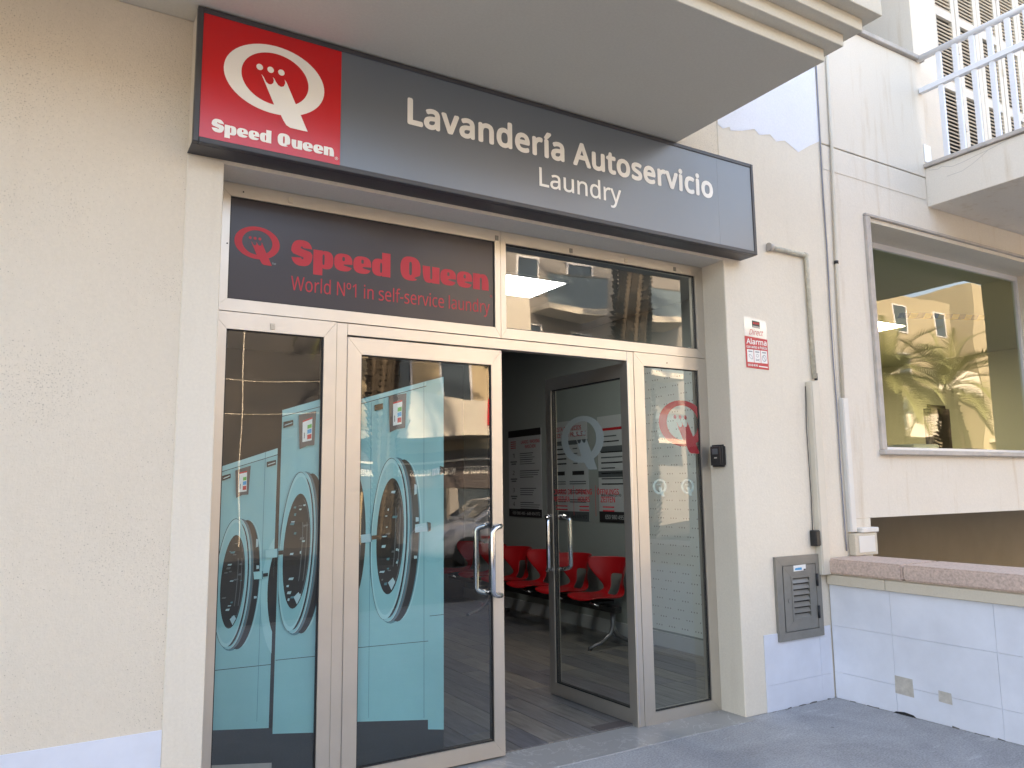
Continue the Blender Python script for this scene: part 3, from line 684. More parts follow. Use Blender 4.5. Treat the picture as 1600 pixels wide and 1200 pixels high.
# ---- vinyl emblems on the right sidelight and the open leaf
emblem(PF, 3.755, 1.915, .218, .158, m_filmred, s_right)
emblem(PF, 3.526, 1.487, .060, .050, m_frost2, s_right); emblem(PF, 3.776, 1.485, .060, .050, m_frost2, s_right)
DL = lambda a, b, d: (a, .0135-d, b)     # outer face of the open leaf, in the leaf's own axes
def on_leaf(fnc, *a, **k):
    pre = set(COL.objects)
    fnc(*a, **k)
def leaf_obj(o): o.matrix_parent_inverse = Matrix.Identity(4); return o
def ly(y): return -(y-3.95)              # distance along the leaf from its hinge
leaf_obj(emblem(DL, ly(4.474), 1.825, .245, .165, m_frost, d_right))
for body, y0, y1, z0, z1 in (('HORARIO DE', 4.86, 4.602, 1.437, 1.475), ('APERTURA', 4.83, 4.63, 1.385, 1.423), ('OPENING', 4.56, 4.375, 1.437, 1.475), ('HOURS', 4.535, 4.40, 1.385, 1.423), ('ÖFFNUNGS', 4.318, 4.09, 1.437, 1.483), ('ZEITEN', 4.28, 4.13, 1.385, 1.423)):
    leaf_obj(lettering(body, DL, ly(y0), ly(y1), z0, z1, m_inkred, d_right, bold=.01))
for y in (4.585, 4.335): leaf_obj(sheet([(ly(y)-.002, 1.29), (ly(y)+.002, 1.29), (ly(y)+.002, 1.50), (ly(y)-.002, 1.50)], DL, .001, 'divider', m_inkred, d_right))
for y0, y1 in ((4.80, 4.66), (4.52, 4.41), (4.26, 4.14)):
    for z in (1.35, 1.325): leaf_obj(sheet([(ly(y0), z), (ly(y1), z), (ly(y1), z+.008), (ly(y0), z+.008)], DL, .001, 'print_line', m_inkred, d_right))

# ================================================================ fascia sign
SY = 3.58
sg_ = thing('fascia_sign', 'long grey and red laundry fascia sign above the shopfront', 'sign', (2.3, SY, 3.06))
X0, X1, Z0, Z1 = .498, 4.150, 3.060, 3.714
box('sign_box', m_trunking, sg_, X0+.004, X1-.004, SY+.035, WALL-.002, Z0+.006, Z1-.002)  # cream colour stands in for the wall mirrored in dark metal sides
mb = MB()
t = .026
for a in ((X0, X0+t, Z0, Z1), (X1-t, X1, Z0, Z1), (X0+t, X1-t, Z0, Z0+t), (X0+t, X1-t, Z1-t, Z1)): mb.box(a[0], a[1], SY, SY+.033, a[2], a[3], bev=.003)
build(mb, 'sign_frame', m_signframe, sg_)
box('sign_underside', m_signframe, sg_, X0+.001, X1-.001, SY+.034, WALL-.004, Z0, Z0+.005)
box('red_panel', m_signred, sg_, X0+t, 1.181, SY+.006, SY+.03, Z0+t, Z1-t)
box('grey_panel', m_signgrey, sg_, 1.182, 3.80, SY+.006, SY+.03, Z0+t, Z1-t)
box('grey_panel', m_signgrey, sg_, 3.801, X1-t, SY+.006, SY+.03, Z0+t, Z1-t)
PS = XZ(SY+.005)
emblem(PS, .857, 3.447, .238, .172, m_letter, sg_)
lettering('Speed Queen', PS, .576, 1.150, 3.106, 3.187, m_letter, sg_, bold=.05, spacing=1.13, split=True)
lettering('®', PS, 1.155, 1.171, 3.110, 3.126, m_letter, sg_)
lettering('Lavandería Autoservicio', PS, 1.540, 3.752, 3.388, 3.548, m_letter, sg_, bold=.028, spacing=1.05, split=True)
lettering('Laundry', PS, 2.361, 2.962, 3.175, 3.332, m_letter, sg_, bold=.009, split=True)
build(MB().tube([(X1+.0, 3.66, 3.40), (X1+.02, 3.66, 3.40)], .02, 10), 'cable_gland', m_black, sg_)

# ================================================================ neighbouring building on the right
nb = thing('neighbour_building', 'white rendered neighbouring building with balcony and stone-framed office window', 'building', (8, 3.74, 0))
NX = 5.130
WX0, WX1, WZ0, WZ1 = 5.66, 8.66, 1.75, 3.62
box('wall', m_white, nb, NX, WX0, WALL, 4.0, 1.231, 4.15)
box('wall', m_white, nb, WX0, WX1, WALL, 4.12, WZ1, 4.15)
box('wall', m_white, nb, WX0, WX1, WALL, 4.12, 1.231, WZ0)
box('wall', m_white, nb, WX1, 14, WALL, 4.12, 1.231, 4.15)
box('wall_foot', m_white, nb, NX, 5.42, WALL+.001, 4.0, 0, 1.229)
box('parapet', m_white, nb, NX, 6.60, WALL-.006, 3.95, 4.158, 5.25, bev=.004)
box('parapet_coping', m_stone, nb, NX-.01, 6.62, WALL-.04, 3.98, 5.252, 5.295, bev=.005)
box('string_course', m_white, nb, NX+.002, 6.52, WALL-.004, WALL, 3.945, 4.145, bev=.002)
box('terrace_wall', m_greyc, nb, 4.2, 6.62, 4.75, 4.9, 4.2, 8.5)
box('terrace_window', m_far_glass, nb, 5.55, 6.12, 4.72, 4.748, 4.9, 7.0)
box('terrace_floor', m_stone, nb, NX, 6.6, 3.96, 4.74, 4.16, 4.2)
box('upper_wall', m_white, nb, 6.625, 7.03, 3.80, 5.2, 4.16, 8.6)
box('upper_wall', m_white, nb, 9.3, 14, 3.80, 5.2, 4.16, 8.6)
box('upper_wall', m_white, nb, 7.03, 9.3, 3.80, 5.2, 7.0, 8.6)
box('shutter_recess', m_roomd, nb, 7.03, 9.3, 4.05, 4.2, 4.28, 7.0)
box('rear_block', m_white, nb, 5.13, 14, 10.6, 13, 0, 8.6)
box('roof_block', m_white, nb, 5.13, 14, 4.91, 10.59, 4.2, 8.6)
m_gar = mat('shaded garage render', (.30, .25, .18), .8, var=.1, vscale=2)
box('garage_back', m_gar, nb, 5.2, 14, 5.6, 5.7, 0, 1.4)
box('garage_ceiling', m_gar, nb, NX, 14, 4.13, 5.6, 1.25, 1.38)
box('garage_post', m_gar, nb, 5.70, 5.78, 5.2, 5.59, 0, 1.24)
# stone window surround
mb = MB(); sw = .06
wf = nb
box('window_surround', m_stone, wf, WX0-sw, WX0-.001, WALL-.028, 4.1, WZ0, WZ1+.02, bev=.004)
box('window_surround', m_stone, wf, WX0-sw, WX1+sw, WALL-.027, 4.1, WZ1+.021, WZ1+.045, bev=.004)
box('window_soffit', m_pier, wf, WX0, WX1, WALL+.001, 4.1, WZ1-.012, WZ1+.02)
box('window_jamb', m_pier, wf, WX1-.03, WX1, WALL+.001, 4.1, WZ0, WZ1-.013)
box('window_sill', m_stone, wf, WX0-sw-.01, WX1+.05, WALL-.05, 4.1, WZ0-.04, WZ0-.001, bev=.006)
win = build(sash_mesh(WX0, WX1-.031, WZ0, WZ1-.013, .045, .045, .045, .05, 4.06, 4.1), 'window', m_whitemetal, nb)
build(MB().poly([(WX0+.04, 4.085, WZ0+.04), (WX1-.07, 4.085, WZ0+.04), (WX1-.07, 4.085, WZ1-.06), (WX0+.04, 4.085, WZ1-.06)]), 'pane', m_glass_win, win)
# balcony
bx0, by0 = 6.535, 1.6
box('balcony_slab', m_white, nb, bx0, 9.4, by0, WALL-.001, 3.885, 4.235, bev=.004)
box('balcony_nosing', m_stone, nb, bx0-.025, 9.42, by0-.02, WALL-.009, 4.238, 4.275, bev=.005)
build(MB().tube([(bx0+.02, y, 5.265) for y in (WALL-.01, 2.7, by0)], .028, 12), 'handrail', m_whitemetal, nb)
box('lower_rail', m_whitemetal, nb, bx0-.006, bx0+.042, by0, WALL-.01, 4.935, 4.985, bev=.004)
bal = MB().box(0, .032, 0, .042, 0, .965, bev=.003).mesh('baluster'); bal.materials.append(m_whitemetal)
y = 3.54
while y > by0:
    o = link('baluster', bal, None, nb); o.location = Vector((bx0+.004, y-.021, 4.277)); y -= .143
    o.scale = (.9, 1, 1.0)
box('rail_foot', m_sticker_w, nb, bx0+.0, bx0+.1, WALL-.016, WALL-.007, 4.30, 4.46)
for pl in ([(3.58, 4.20), (3.50, 4.17), (3.40, 4.175), (3.30, 4.19), (3.20, 4.20), (3.05, 4.225), (2.9, 4.23)], [(3.55, 4.10), (3.42, 4.10), (3.33, 4.13), (3.25, 4.17), (3.20, 4.20)], [(3.70, 4.21), (3.62, 4.19), (3.58, 4.205)]):
    for p, q in zip(pl, pl[1:]): sheet(line(p, q, .0035), YZ(bx0), .0008, 'crack', m_stone, nb)
# louvred shutters: four leaves with real slats
slat_me = {}
def slat(wd):
    k = round(wd, 3)
    if k not in slat_me:
        mb = MB(); a = R(38); t_ = .0055; L = .034
        c, s_ = math.cos(a), math.sin(a)
        pts = [(-L/2*c-t_*s_, L/2*s_-t_*c), (L/2*c-t_*s_, -L/2*s_-t_*c), (L/2*c+t_*s_, -L/2*s_+t_*c), (-L/2*c+t_*s_, L/2*s_+t_*c)]
        pts = [(-p[0], p[1]) for p in pts]
        mb.prism(pts, lambda q, b, d: (d, q, b), 0, wd); slat_me[k] = mb.mesh('slat'); slat_me[k].materials.append(m_shut)
    return slat_me[k]
sx = 7.035; ZB = 4.30
box('shutter_frame', m_shut, nb, 7.03, 7.075, 3.82, 3.90, ZB-.02, 6.98)
sx = 7.08
for k in range(5):
    wd = .40; st = .065
    x0, x1 = sx, sx+wd; sx += wd + (.006 if k % 2 else .012)
    rails = [(ZB, ZB+.10), (ZB+.93, ZB+1.02), (ZB+1.67, ZB+1.76), (ZB+2.58, ZB+2.68)]
    mb = MB()
    mb.box(x0, x0+st, 3.85, 3.885, ZB, ZB+2.68); mb.box(x1-st, x1, 3.85, 3.885, ZB, ZB+2.68)
    for z0, z1 in rails: mb.box(x0+st+.0005, x1-st-.0005, 3.851, 3.884, z0, z1)
    leaf = build(mb, 'shutter', m_shut, nb)
    for (a, b), (c, d) in zip(rails, rails[1:]):
        z = b + .022
        while z < c - .012:
            o = bpy.data.objects.new('slat', slat(wd-2*st-.002)); COL.objects.link(o); o.parent = leaf
            o.location = (x0+st+.001, 3.868, z); z += .0385
    if k in (1, 3):
        for z in (ZB+.55, ZB+1.35, ZB+2.2): box('hinge', m_shut, leaf, x0-.014, x0+.004, 3.838, 3.85, z, z+.07)
# the office behind the window
struct(box('office_floor', m_roomd, None, 5.2, 13.9, 4.13, 10.55, 1.392, 1.42))
struct(box('office_ceiling', mat('office ceiling paint', (.42, .44, .38), .8), None, 5.2, 13.9, 4.13, 10.55, 3.66, 3.7))
struct(box('office_wall', mat('office wall paint', (.55, .52, .38), .8), None, 5.2, 13.9, 10.5, 10.59, 1.42, 3.66))
struct(box('office_wall_side', mat('office side paint', (.55, .53, .42), .8), None, 13.7, 13.8, 4.13, 10.5, 1.42, 3.66))
for (a, b, c, d), lb in (((9.1, 10.2, 6.3, 6.9), 'nearer lit ceiling panel inside the office window'), ((9.6, 11.0, 8.6, 9.2), 'farther lit ceiling panel inside the office window')):
    t_ = thing('office_light', lb, 'light', ((a+b)/2, (c+d)/2, 3.66)); box('diffuser', m_led2, t_, a, b, c, d, 3.645, 3.65); box('light_frame', m_whitemetal, t_, a-.02, b+.02, c-.02, d+.02, 3.651, 3.659)
hz = thing('striped_beam', 'yellow and black hazard striped beam inside the office', 'beam', (9.3, 5.0, 3.3))
my = mat('hazard yellow', (.45, .34, .05), .6)
for k in range(12):
    build(MB().prism([(8.05+k*.14, 3.30+k*.012), (8.19+k*.14, 3.312+k*.012), (8.24+k*.14, 3.372+k*.012), (8.10+k*.14, 3.36+k*.012)], lambda a, b, d: (a, 5.0+d, b), 0, .05), 'stripe', my if k % 2 else m_black, hz)
oc = thing('office_chair', 'dark padded office chair behind the office glass', 'chair', (9.6, 5.6, 1.42))
box('backrest', m_black, oc, 9.35, 9.85, 5.55, 5.65, 1.85, 2.45, bev=.09, seg=3); box('seat', m_black, oc, 9.35, 9.85, 5.1, 5.6, 1.78, 1.88, bev=.04, seg=2)
build(MB().tube([(9.6, 5.35, 1.42), (9.6, 5.35, 1.8)], .03, 8), 'stem', m_black, oc)
for k in range(5):
    a = k*2*math.pi/5; build(MB().tube([(9.6, 5.35, 1.50), (9.6+.3*math.cos(a), 5.35+.3*math.sin(a), 1.45)], .02, 6), 'leg', m_black, oc)
for k, (a, lb) in enumerate(((7.2, 'low white box standing on the office window ledge'),)):
    t_ = thing('storage_box', lb, 'box', (a, 4.6, 1.42)); box('body', m_sticker_w, t_, a, a+.4, 4.45, 4.75, 1.421, 1.80, bev=.01); box('lid', m_whitemetal, t_, a-.01, a+.41, 4.44, 4.76, 1.801, 1.86, bev=.01)

# ================================================================ low wall in front of the neighbour
lw = thing('low_wall', 'low white tiled wall with pink granite coping beside the gas cabinet', 'wall', (5.0, 2, 0))
LX = 4.888; LY0 = .35; LY1 = WALL-.008
box('core', m_grout, lw, LX, 5.22, LY0, LY1, 0, .775)
ya = [LY1, 3.27, 2.605, 1.94, 1.275, .61, LY0]
tiles(lw, YZ(LX), [(b, a) for a, b in zip(ya, ya[1:])], [(.002, .178), (.178, .495), (.495, .778)])
yb = [LY1, 3.28, 2.2, 1.2, LY0]
for a, b in zip(yb, yb[1:]): box('trim', m_trim, lw, LX-.035, 5.22, b+.0015, a-.0015, .780, .850, bev=.004)
yc = [LY1+.003, 3.14, 2.1, 1.2, LY0]
for a, b in zip(yc, yc[1:]): box('coping_stone', m_pink, lw, LX-.05, 5.27, b+.002, a-.002, .858, .962, bev=.012, seg=2)
box('mortar', m_trim, lw, LX-.02, 5.2, LY0, LY1, .8505, .8575)
mpl = mat('old plaster patch', (.50, .47, .42), .8, var=.2, vscale=30, bump=.3, bscale=60)
for (y0, y1, z0, z1) in ((3.275, 3.148, .125, .24), (2.985, 2.90, .135, .205)):
    t_ = build(MB().prism([(y1, z0), (y0, z0+.004), (y0-.003, z1), (y1+.002, z1-.003)], YZ(LX), .0065, .0085), 'plaster_patch', mpl, lw)
def grime(parent, fn, a0, a1, d, n=26, hmax=.010):
    rn = random.Random(int(a0*100)+n); st_ = (a1-a0)/n
    top = [(a0+i*st_, .003+rn.random()**2*hmax) for i in range(n+1)]
    for p, q in zip(top, top[1:]):
        if rn.random() < .6: continue
        sheet([(p[0], 0), (q[0], 0), q, p], fn, d, 'dirt', m_dirt, parent)
m_dirt = mat('ground-in dirt', (.16, .15, .14), .9, var=.4, vscale=30)
grime(lw, YZ(LX), .6, LY1-.02, .0088, 70); grime(bl, fx, 4.19, 4.86, .0088, 18); grime(bl, fx, 3.99, 4.18, .0015, 6)
sheet([(3.30, .0), (3.14, .0), (3.16, .014), (3.22, .02), (3.28, .012)], YZ(LX), .009, 'chip', m_gasket, lw)

# ================================================================ fittings on the right pier
al = thing('alarm_sticker', 'red and clear alarm warning sticker on the cream pier', 'sticker', (4.27, WALL, 2.3))
PW = XZ(WALL-.001)
mclear = mat('clear sticker film', (0.74, 0.70, 0.64), .12, coat=.8)
sheet([(4.152, 2.525), (4.382, 2.515), (4.380, 2.648), (4.152, 2.664)], PW, .001, 'clear_top', mclear, al)
sheet([(4.156, 2.300), (4.384, 2.295), (4.382, 2.514), (4.154, 2.524)], PW, .0012, 'red_panel', m_sticker_r, al)
sheet([(4.235, 2.592), (4.312, 2.588), (4.312, 2.636), (4.235, 2.640)], PW, .002, 'logo_plate', m_black, al)
for k in range(3): sheet(ellipse(4.252+k*.0215, 2.622, .009, .009, 12), PW, .003, 'logo_dot', m_inkred, al)
sheet([(4.238, 2.594), (4.309, 2.591), (4.309, 2.601), (4.238, 2.604)], PW, .003, 'logo_line', m_stone, al)
lettering('Direct', PW, 4.20, 4.345, 2.536, 2.578, m_sticker_r, al, d=.002, shear=.4)
lettering('Alarma', PW, 4.168, 4.372, 2.468, 2.510, m_sticker_w, al, d=.002, bold=.02)
lettering('con aviso a Policía', PW, 4.168, 4.372, 2.440, 2.461, m_sticker_w, al, d=.002, bold=.02)
for k in range(3):
    a = 4.170+k*.069
    c = sheet([(a, 2.340), (a+.064, 2.340), (a+.064, 2.430), (a, 2.430)], PW, .002, 'icon', m_sticker_w, al)
    sheet([(a+.012, 2.412), (a+.052, 2.412), (a+.052, 2.420), (a+.012, 2.420)], PW, .003, 'icon_line', m_cable, c)
    mb = MB(); ro = ellipse(a+.032, 2.376, .022, .024, 20); ri = ellipse(a+.032, 2.376, .018, .020, 20)
    if k == 0: ro, ri = ellipse(a+.034, 2.378, .023, .012, 20, -.7), ellipse(a+.034, 2.378, .019, .009, 20, -.7)
    if k == 1: ro, ri = ellipse(a+.032, 2.390, .013, .012, 20), ellipse(a+.032, 2.390, .010, .009, 20)
    A = [mb.bm.verts.new(PW(p, q, .003)) for p, q in ro]; B = [mb.bm.verts.new(PW(p, q, .003)) for p, q in ri]
    for i in range(20): mb.bm.faces.new((A[i], A[(i+1) % 20], B[(i+1) % 20], B[i]))
    build(mb, 'icon_drawing', m_cable, c)
    if k == 2: sheet(line((a+.018, 2.392), (a+.046, 2.360), .004), PW, .0034, 'icon_line', m_cable, c)
    if k == 1: sheet(line((a+.012, 2.352), (a+.052, 2.366), .004), PW, .003, 'icon_line', m_cable, c); sheet(line((a+.012, 2.366), (a+.052, 2.352), .004), PW, .0034, 'icon_line', m_cable, c)
lettering('900 48 48 48', PW, 4.172, 4.27, 2.312, 2.328, m_sticker_w, al, d=.002, bold=.02)
sheet([(4.282, 2.312), (4.372, 2.309), (4.372, 2.317), (4.282, 2.320)], PW, .002, 'print_line', m_sticker_w, al)

lb_ = thing('key_lockbox', 'small black key lockbox on the doorway reveal', 'lockbox', (3.985, 3.85, 1.62))
box('body', m_black, lb_, 3.945, 3.984, 3.795, 3.915, 1.615, 1.765, bev=.012, seg=3)
box('shutter_cover', mat('satin black plastic', (.03, .03, .032), .25), lb_, 3.937, 3.944, 3.808, 3.902, 1.625, 1.755, bev=.003)
box('dial', m_pgrey, lb_, 3.933, 3.9365, 3.83, 3.88, 1.70, 1.738, bev=.001)
box('label_strip', m_stone, lb_, 3.9355, 3.9365, 3.84, 3.865, 1.672, 1.680)

gc = thing('gas_cabinet', 'olive grey louvred gas meter cabinet low on the pier', 'cabinet', (4.55, WALL, .43))
gx0, gx1, gz0, gz1 = 4.318, 4.780, .438, .998
build(sash_mesh(gx0, gx1, gz0, gz1, .062, .05, .055, .062, WALL-.022, WALL), 'frame', m_cab, gc)
box('inside', m_gasket, gc, gx0+.06, gx1-.04, WALL-.004, WALL-.002, gz0+.05, gz1-.05)
dx0, dx1, dz0, dz1 = gx0+.074, gx1-.054, gz0+.060, gz1-.066
dr = build(sash_mesh(dx0, dx1, dz0, dz1, .085, .072, .072, .082, WALL-.020, WALL-.006), 'door', m_cab, gc)
ix0, ix1, iz0, iz1 = dx0+.086, dx1-.073, dz0+.073, dz1-.083
mb = ring_mesh(ix0-.012, ix1+.012, iz0-.012, iz1+.012, .014, WALL-.024, WALL-.0205); build(mb, 'louvre_frame', m_cab, dr)
for k in range(7):
    z = iz0 + (iz1-iz0)*(k+.5)/7; h = (iz1-iz0)/7
    build(MB().prism([(WALL-.0235, z-h*.40), (WALL-.0075, z+h*.30), (WALL-.005, z+h*.30), (WALL-.021, z-h*.46)], lambda a, b, d: (d, a, b), ix0+.002, ix1-.002), 'slat', m_cab, dr)
lbx = sheet([(4.497, .892), (4.625, .895), (4.625, .935), (4.497, .932)], XZ(WALL-.0205), .0005, 'sticker', m_sticker_w, dr)
sheet([(4.508, .900), (4.585, .900), (4.580, .916), (4.515, .914)], XZ(WALL-.0205), .001, 'print', m_pblue, lbx)
sheet([(4.600, .895), (4.622, .896), (4.622, .905), (4.600, .904)], XZ(WALL-.0205), .001, 'print', m_ink, lbx)
for z in (.56, .78):
    build(MB().tube([(gx1-.050, WALL-.026, z), (gx1-.050, WALL-.026, z+.085)], .008, 10), 'hinge', m_black, gc)
    box('hinge_plate', m_black, gc, gx1-.048, gx1-.034, WALL-.026, WALL-.0225, z, z+.085)
build(MB().tube([(dx0+.045, WALL-.0205, .70), (dx0+.045, WALL-.026, .70)], .014, 14), 'lock', m_cab, dr)

def bend(a, b, c, r=.03, n=6):
    a, b, c = Vector(a), Vector(b), Vector(c); u = (a-b).normalized(); v = (c-b).normalized()
    p0, p1 = b+u*r, b+v*r
    return [tuple((1-t)**2*p0 + 2*t*(1-t)*b + t*t*p1) for t in [i/n for i in range(n+1)]]
pp = thing('conduit_pipe', 'worn cream conduit with an elbow beside the sign', 'pipe', (4.84, WALL, 2.27))
yp = WALL-.022
build(MB().tube([(4.445, yp, 3.200)] + bend((4.445, yp, 3.200), (4.838, yp, 3.195), (4.846, yp, 2.26)) + [(4.846, yp, 2.262)], .0165, 12), 'pipe', m_pipe, pp)
build(MB().tube([(4.425, yp, 3.201), (4.462, yp, 3.199)], [.030, .026], 14), 'collar', m_stone, pp)
build(MB().tube([(4.812, yp, 3.196), (4.845, yp, 3.195)], .019, 12), 'elbow_joint', m_pipe, pp)
build(MB().tube([(4.862, yp, 2.25), (4.862, yp, 2.30)], .012, 8), 'cable_end', m_black, pp)
tk = thing('cable_trunking', 'cream trunking running down to the wall above the cabinet', 'trunking', (4.81, WALL, .86))
box('body', m_trunking, tk, 4.765, 4.858, WALL-.05, WALL, .852, 2.235, bev=.004)
box('cover', m_trunking, tk, 4.772, 4.851, WALL-.056, WALL-.0505, .854, 2.232, bev=.002)
cl = thing('wall_clip', 'small black plastic box beside the cream trunking', 'box', (4.75, WALL, 1.05))
box('body', m_black, cl, 4.712, 4.762, WALL-.05, WALL, 1.055, 1.165, bev=.004); box('lid', m_black, cl, 4.715, 4.759, WALL-.056, WALL-.0502, 1.06, 1.16, bev=.003)
build(MB().tube([(4.735, WALL-.01, 1.16), (4.745, WALL-.008, 1.4), (4.74, WALL-.008, 1.9), (4.758, WALL-.008, 2.2)], .003, 6), 'wire', m_black, cl)
cb = thing('grey_cable', 'thin grey cable hanging along the joint of the two buildings', 'cable', (5.1, WALL, 1.1))
pts = [(5.123, 4.8), (5.112, 4.3), (5.101, 3.75), (5.104, 3.3), (5.094, 2.8), (5.091, 2.43), (5.098, 2.0), (5.092, 1.6), (5.096, 1.15), (5.10, 1.0)]
build(MB().tube([(x, WALL-.010, z) for x, z in pts], .0055, 6), 'cable', m_cable, cb)
cd = thing('thin_conduit', 'thin cream conduit running down the white wall', 'pipe', (5.2, WALL, 2.1))
build(MB().tube([(5.262, WALL-.018, 5.22), (5.232, WALL-.022, 4.17), (5.195, WALL-.018, 3.17), (5.165, WALL-.018, 2.12)], .0125, 10), 'pipe', m_trunking, cd)
build(MB().tube([(5.196, WALL-.018, 3.205), (5.195, WALL-.018, 3.18)], .017, 10), 'clip', m_black, cd)
t2 = thing('white_trunking', 'slim white trunking above the small meter box', 'trunking', (5.16, WALL, 1.13))
box('body', m_trunkw, t2, 5.135, 5.200, WALL-.035, WALL-.001, 1.135, 2.13, bev=.003); box('cover', m_trunkw, t2, 5.140, 5.195, WALL-.040, WALL-.0352, 1.137, 2.128, bev=.002)
mt = thing('meter_box', 'small cream meter box standing on the granite coping', 'box', (5.28, WALL, .96))
box('body', m_trim, mt, 5.137, 5.40, WALL-.06, WALL-.002, .965, 1.125, bev=.004); box('cover', m_trunkw, mt, 5.175, 5.365, WALL-.066, WALL-.0605, .985, 1.105, bev=.003)
box('cap', m_trunkw, mt, 5.215, 5.415, WALL-.07, WALL-.002, 1.128, 1.165, bev=.006)
build(MB().tube([(5.415, WALL-.03, .97)] + bend((5.415, WALL-.03, .97), (5.415, WALL-.03, 1.14), (5.36, WALL-.03, 1.145)), .011, 8), 'pipe', m_trunkw, mt)

# ================================================================ inside: posters
def poster(y0, y1, z0, z1, label):
    t_ = thing('poster', label, 'poster', (5.04, (y0+y1)/2, z0), 'laundry instruction posters')
    box('sheet', m_paper, t_, 5.044, 5.049, y1, y0, z0, z1)
    return t_, (lambda a, b, d: (5.0435-d, y0+(y1-y0)*a, z0+(z1-z0)*b))
def bar(t_, fn, a0, a1, b0, b1, m, name='print_line'): sheet([(a0, b0), (a1, b0), (a1, b1), (a0, b1)], fn, .001, name, m, t_)
rnd = random.Random(4)
t_, fn = poster(8.47, 7.72, 1.13, 2.19, 'white washing instructions poster with numbered steps between the door leaves')
bar(t_, fn, 0, 1, .92, 1, m_ink, 'header'); bar(t_, fn, 0, 1, 0, .09, m_ink, 'footer')
lettering('650 980 495 - 649 434 972', fn, .12, .95, .025, .06, m_paper, t_, d=.002, bold=.01)
lettering('LAVADO / WASHING', fn, .40, .96, .835, .875, m_inkred, t_, bold=.015); lettering('WASCHEN', fn, .52, .84, .78, .82, m_inkred, t_, bold=.015)
for k in range(4):
    z = (.70, .50, .30, .14)[k]; lettering('1234'[k], fn, .13, .19, z-.02, z+.03, m_ink, t_); bar(t_, fn, .06, .27, z-.075, z-.06, m_pgrey); bar(t_, fn, .09, .24, z-.10, z-.085, m_pgrey)
    for j in range((6, 4, 4, 5)[k]): bar(t_, fn, .36, .36+rnd.uniform(.35, .6), z+.02-j*.024, z+.028-j*.024, m_ink if j % 3 == 0 else m_pgrey)
for k in range(4): bar(t_, fn, .07, .24, .79+k*.024, .80+k*.024, m_inkred, 'icon_line')
t_, fn = poster(7.53, 6.80, 1.12, 2.22, 'white price list poster behind the open glass door')
lettering('LISTA DE PRECIOS', fn, .16, .85, .90, .945, m_inkred, t_, bold=.015); lettering('PRICE LIST / PREISLISTE', fn, .10, .96, .835, .88, m_inkred, t_, bold=.015)
bar(t_, fn, 0, 1, .755, .80, m_pgrey, 'band')
for k in range(4): bar(t_, fn, .03, .45, .71-k*.05, .725-k*.05, m_ink); bar(t_, fn, .62, .74, .71-k*.05, .722-k*.05, m_pgrey)
for k in range(2): bar(t_, fn, .10+k*.5, .40+k*.5, .45, .49, m_ink)
for k in range(3):
    for j in range(2): bar(t_, fn, .04, .42, .38-k*.09-j*.022, .39-k*.09-j*.022, m_pgrey); bar(t_, fn, .52, .94, .38-k*.09-j*.022, .39-k*.09-j*.022, m_pgrey)
bar(t_, fn, 0, 1, 0, .09, m_pgrey, 'footer'); lettering('650 980 495 - 649 434 972', fn, .10, .95, .025, .06, m_ink, t_, d=.002, bold=.01)
t_, fn = poster(6.62, 5.95, 1.12, 2.22, 'white drying instructions poster nearest the open door hinge')
bar(t_, fn, .05, .9, .86, .885, m_inkred); bar(t_, fn, 0, 1, .66, .70, m_pgrey, 'band'); bar(t_, fn, 0, 1, .42, .48, m_pgrey, 'band')
for k in range(10): bar(t_, fn, .08, .08+rnd.uniform(.3, .8), .80-k*.05, .812-k*.05, m_ink if k % 2 else m_pgrey)
lettering('WIFI GRATUITO', fn, .05, .55, .24, .265, m_ink, t_, bold=.01); bar(t_, fn, 0, 1, 0, .10, m_ink, 'footer'); lettering('650 980 495', fn, .15, .6, .03, .07, m_paper, t_, d=.002, bold=.01)

# ================================================================ inside: beam seating
m_legmetal = mat('grey cast leg', (0.22, 0.22, 0.23), 0.4, metal=0.7)
bs = thing('beam_seating', 'row of red plastic beam seats along the inner wall', 'seating', (4.62, 6.2, 0))
def seat_mesh():
    """one-piece shell: wide pan, narrow waist with an open back, curled top band. local: front -x, width y"""
    prof = [(-.25, .425), (-.22, .445), (-.12, .447), (0, .435), (.10, .430), (.16, .445), (.20, .50), (.225, .57), (.25, .64), (.275, .71), (.295, .775), (.305, .80)]
    hw = [.17, .22, .24, .24, .22, .185, .155, .18, .235, .285, .30, .285]
    n = 10; bm = bmesh.new(); G = []
    for (x, z), wv in zip(prof, hw):
        row = []
        for j in range(n+1):
            t = j/n*2-1
            lift = .018*t*t if z < .45 else 0
            curl = -.20*abs(t)**2.0*max(0, min(1, (z-.5)/.2)) if z > .45 else 0
            row.append(bm.verts.new((x+curl, wv*t, z+lift)))
        G.append(row)
    for i in range(len(G)-1):
        for j in range(n):
            if 5 <= i <= 7 and 3 <= j <= n-4: continue
            f = bm.faces.new((G[i][j], G[i][j+1], G[i+1][j+1], G[i+1][j])); f.smooth = True
    me = bpy.data.meshes.new('seat'); bm.to_mesh(me); bm.free(); me.materials.append(m_seat); return me
sm = seat_mesh()
for k in range(6):
    yk = 6.13+.575*k
    o = link('seat', sm, None, bs); o.location = (4.64, yk, 0)
    md = o.modifiers.new('sol', 'SOLIDIFY'); md.thickness = .012; ms = o.modifiers.new('sub', 'SUBSURF'); ms.levels = 2; ms.render_levels = 2
    pl = box('seat_pad', m_black, o, 4.50, 4.75, yk-.10, yk+.10, .385, .418, bev=.008); pl.matrix_parent_inverse = Matrix.Translation((-4.64, -yk, 0))
    br = build(MB().tube([(4.43, yk-.27, .405), (4.40, yk-.24, .42), (4.40, yk-.17, .425)], .008, 8), 'bracket', m_chrome, bs)
box('beam', m_black, bs, 4.60, 4.68, 5.84, 9.3, .325, .383, bev=.005)
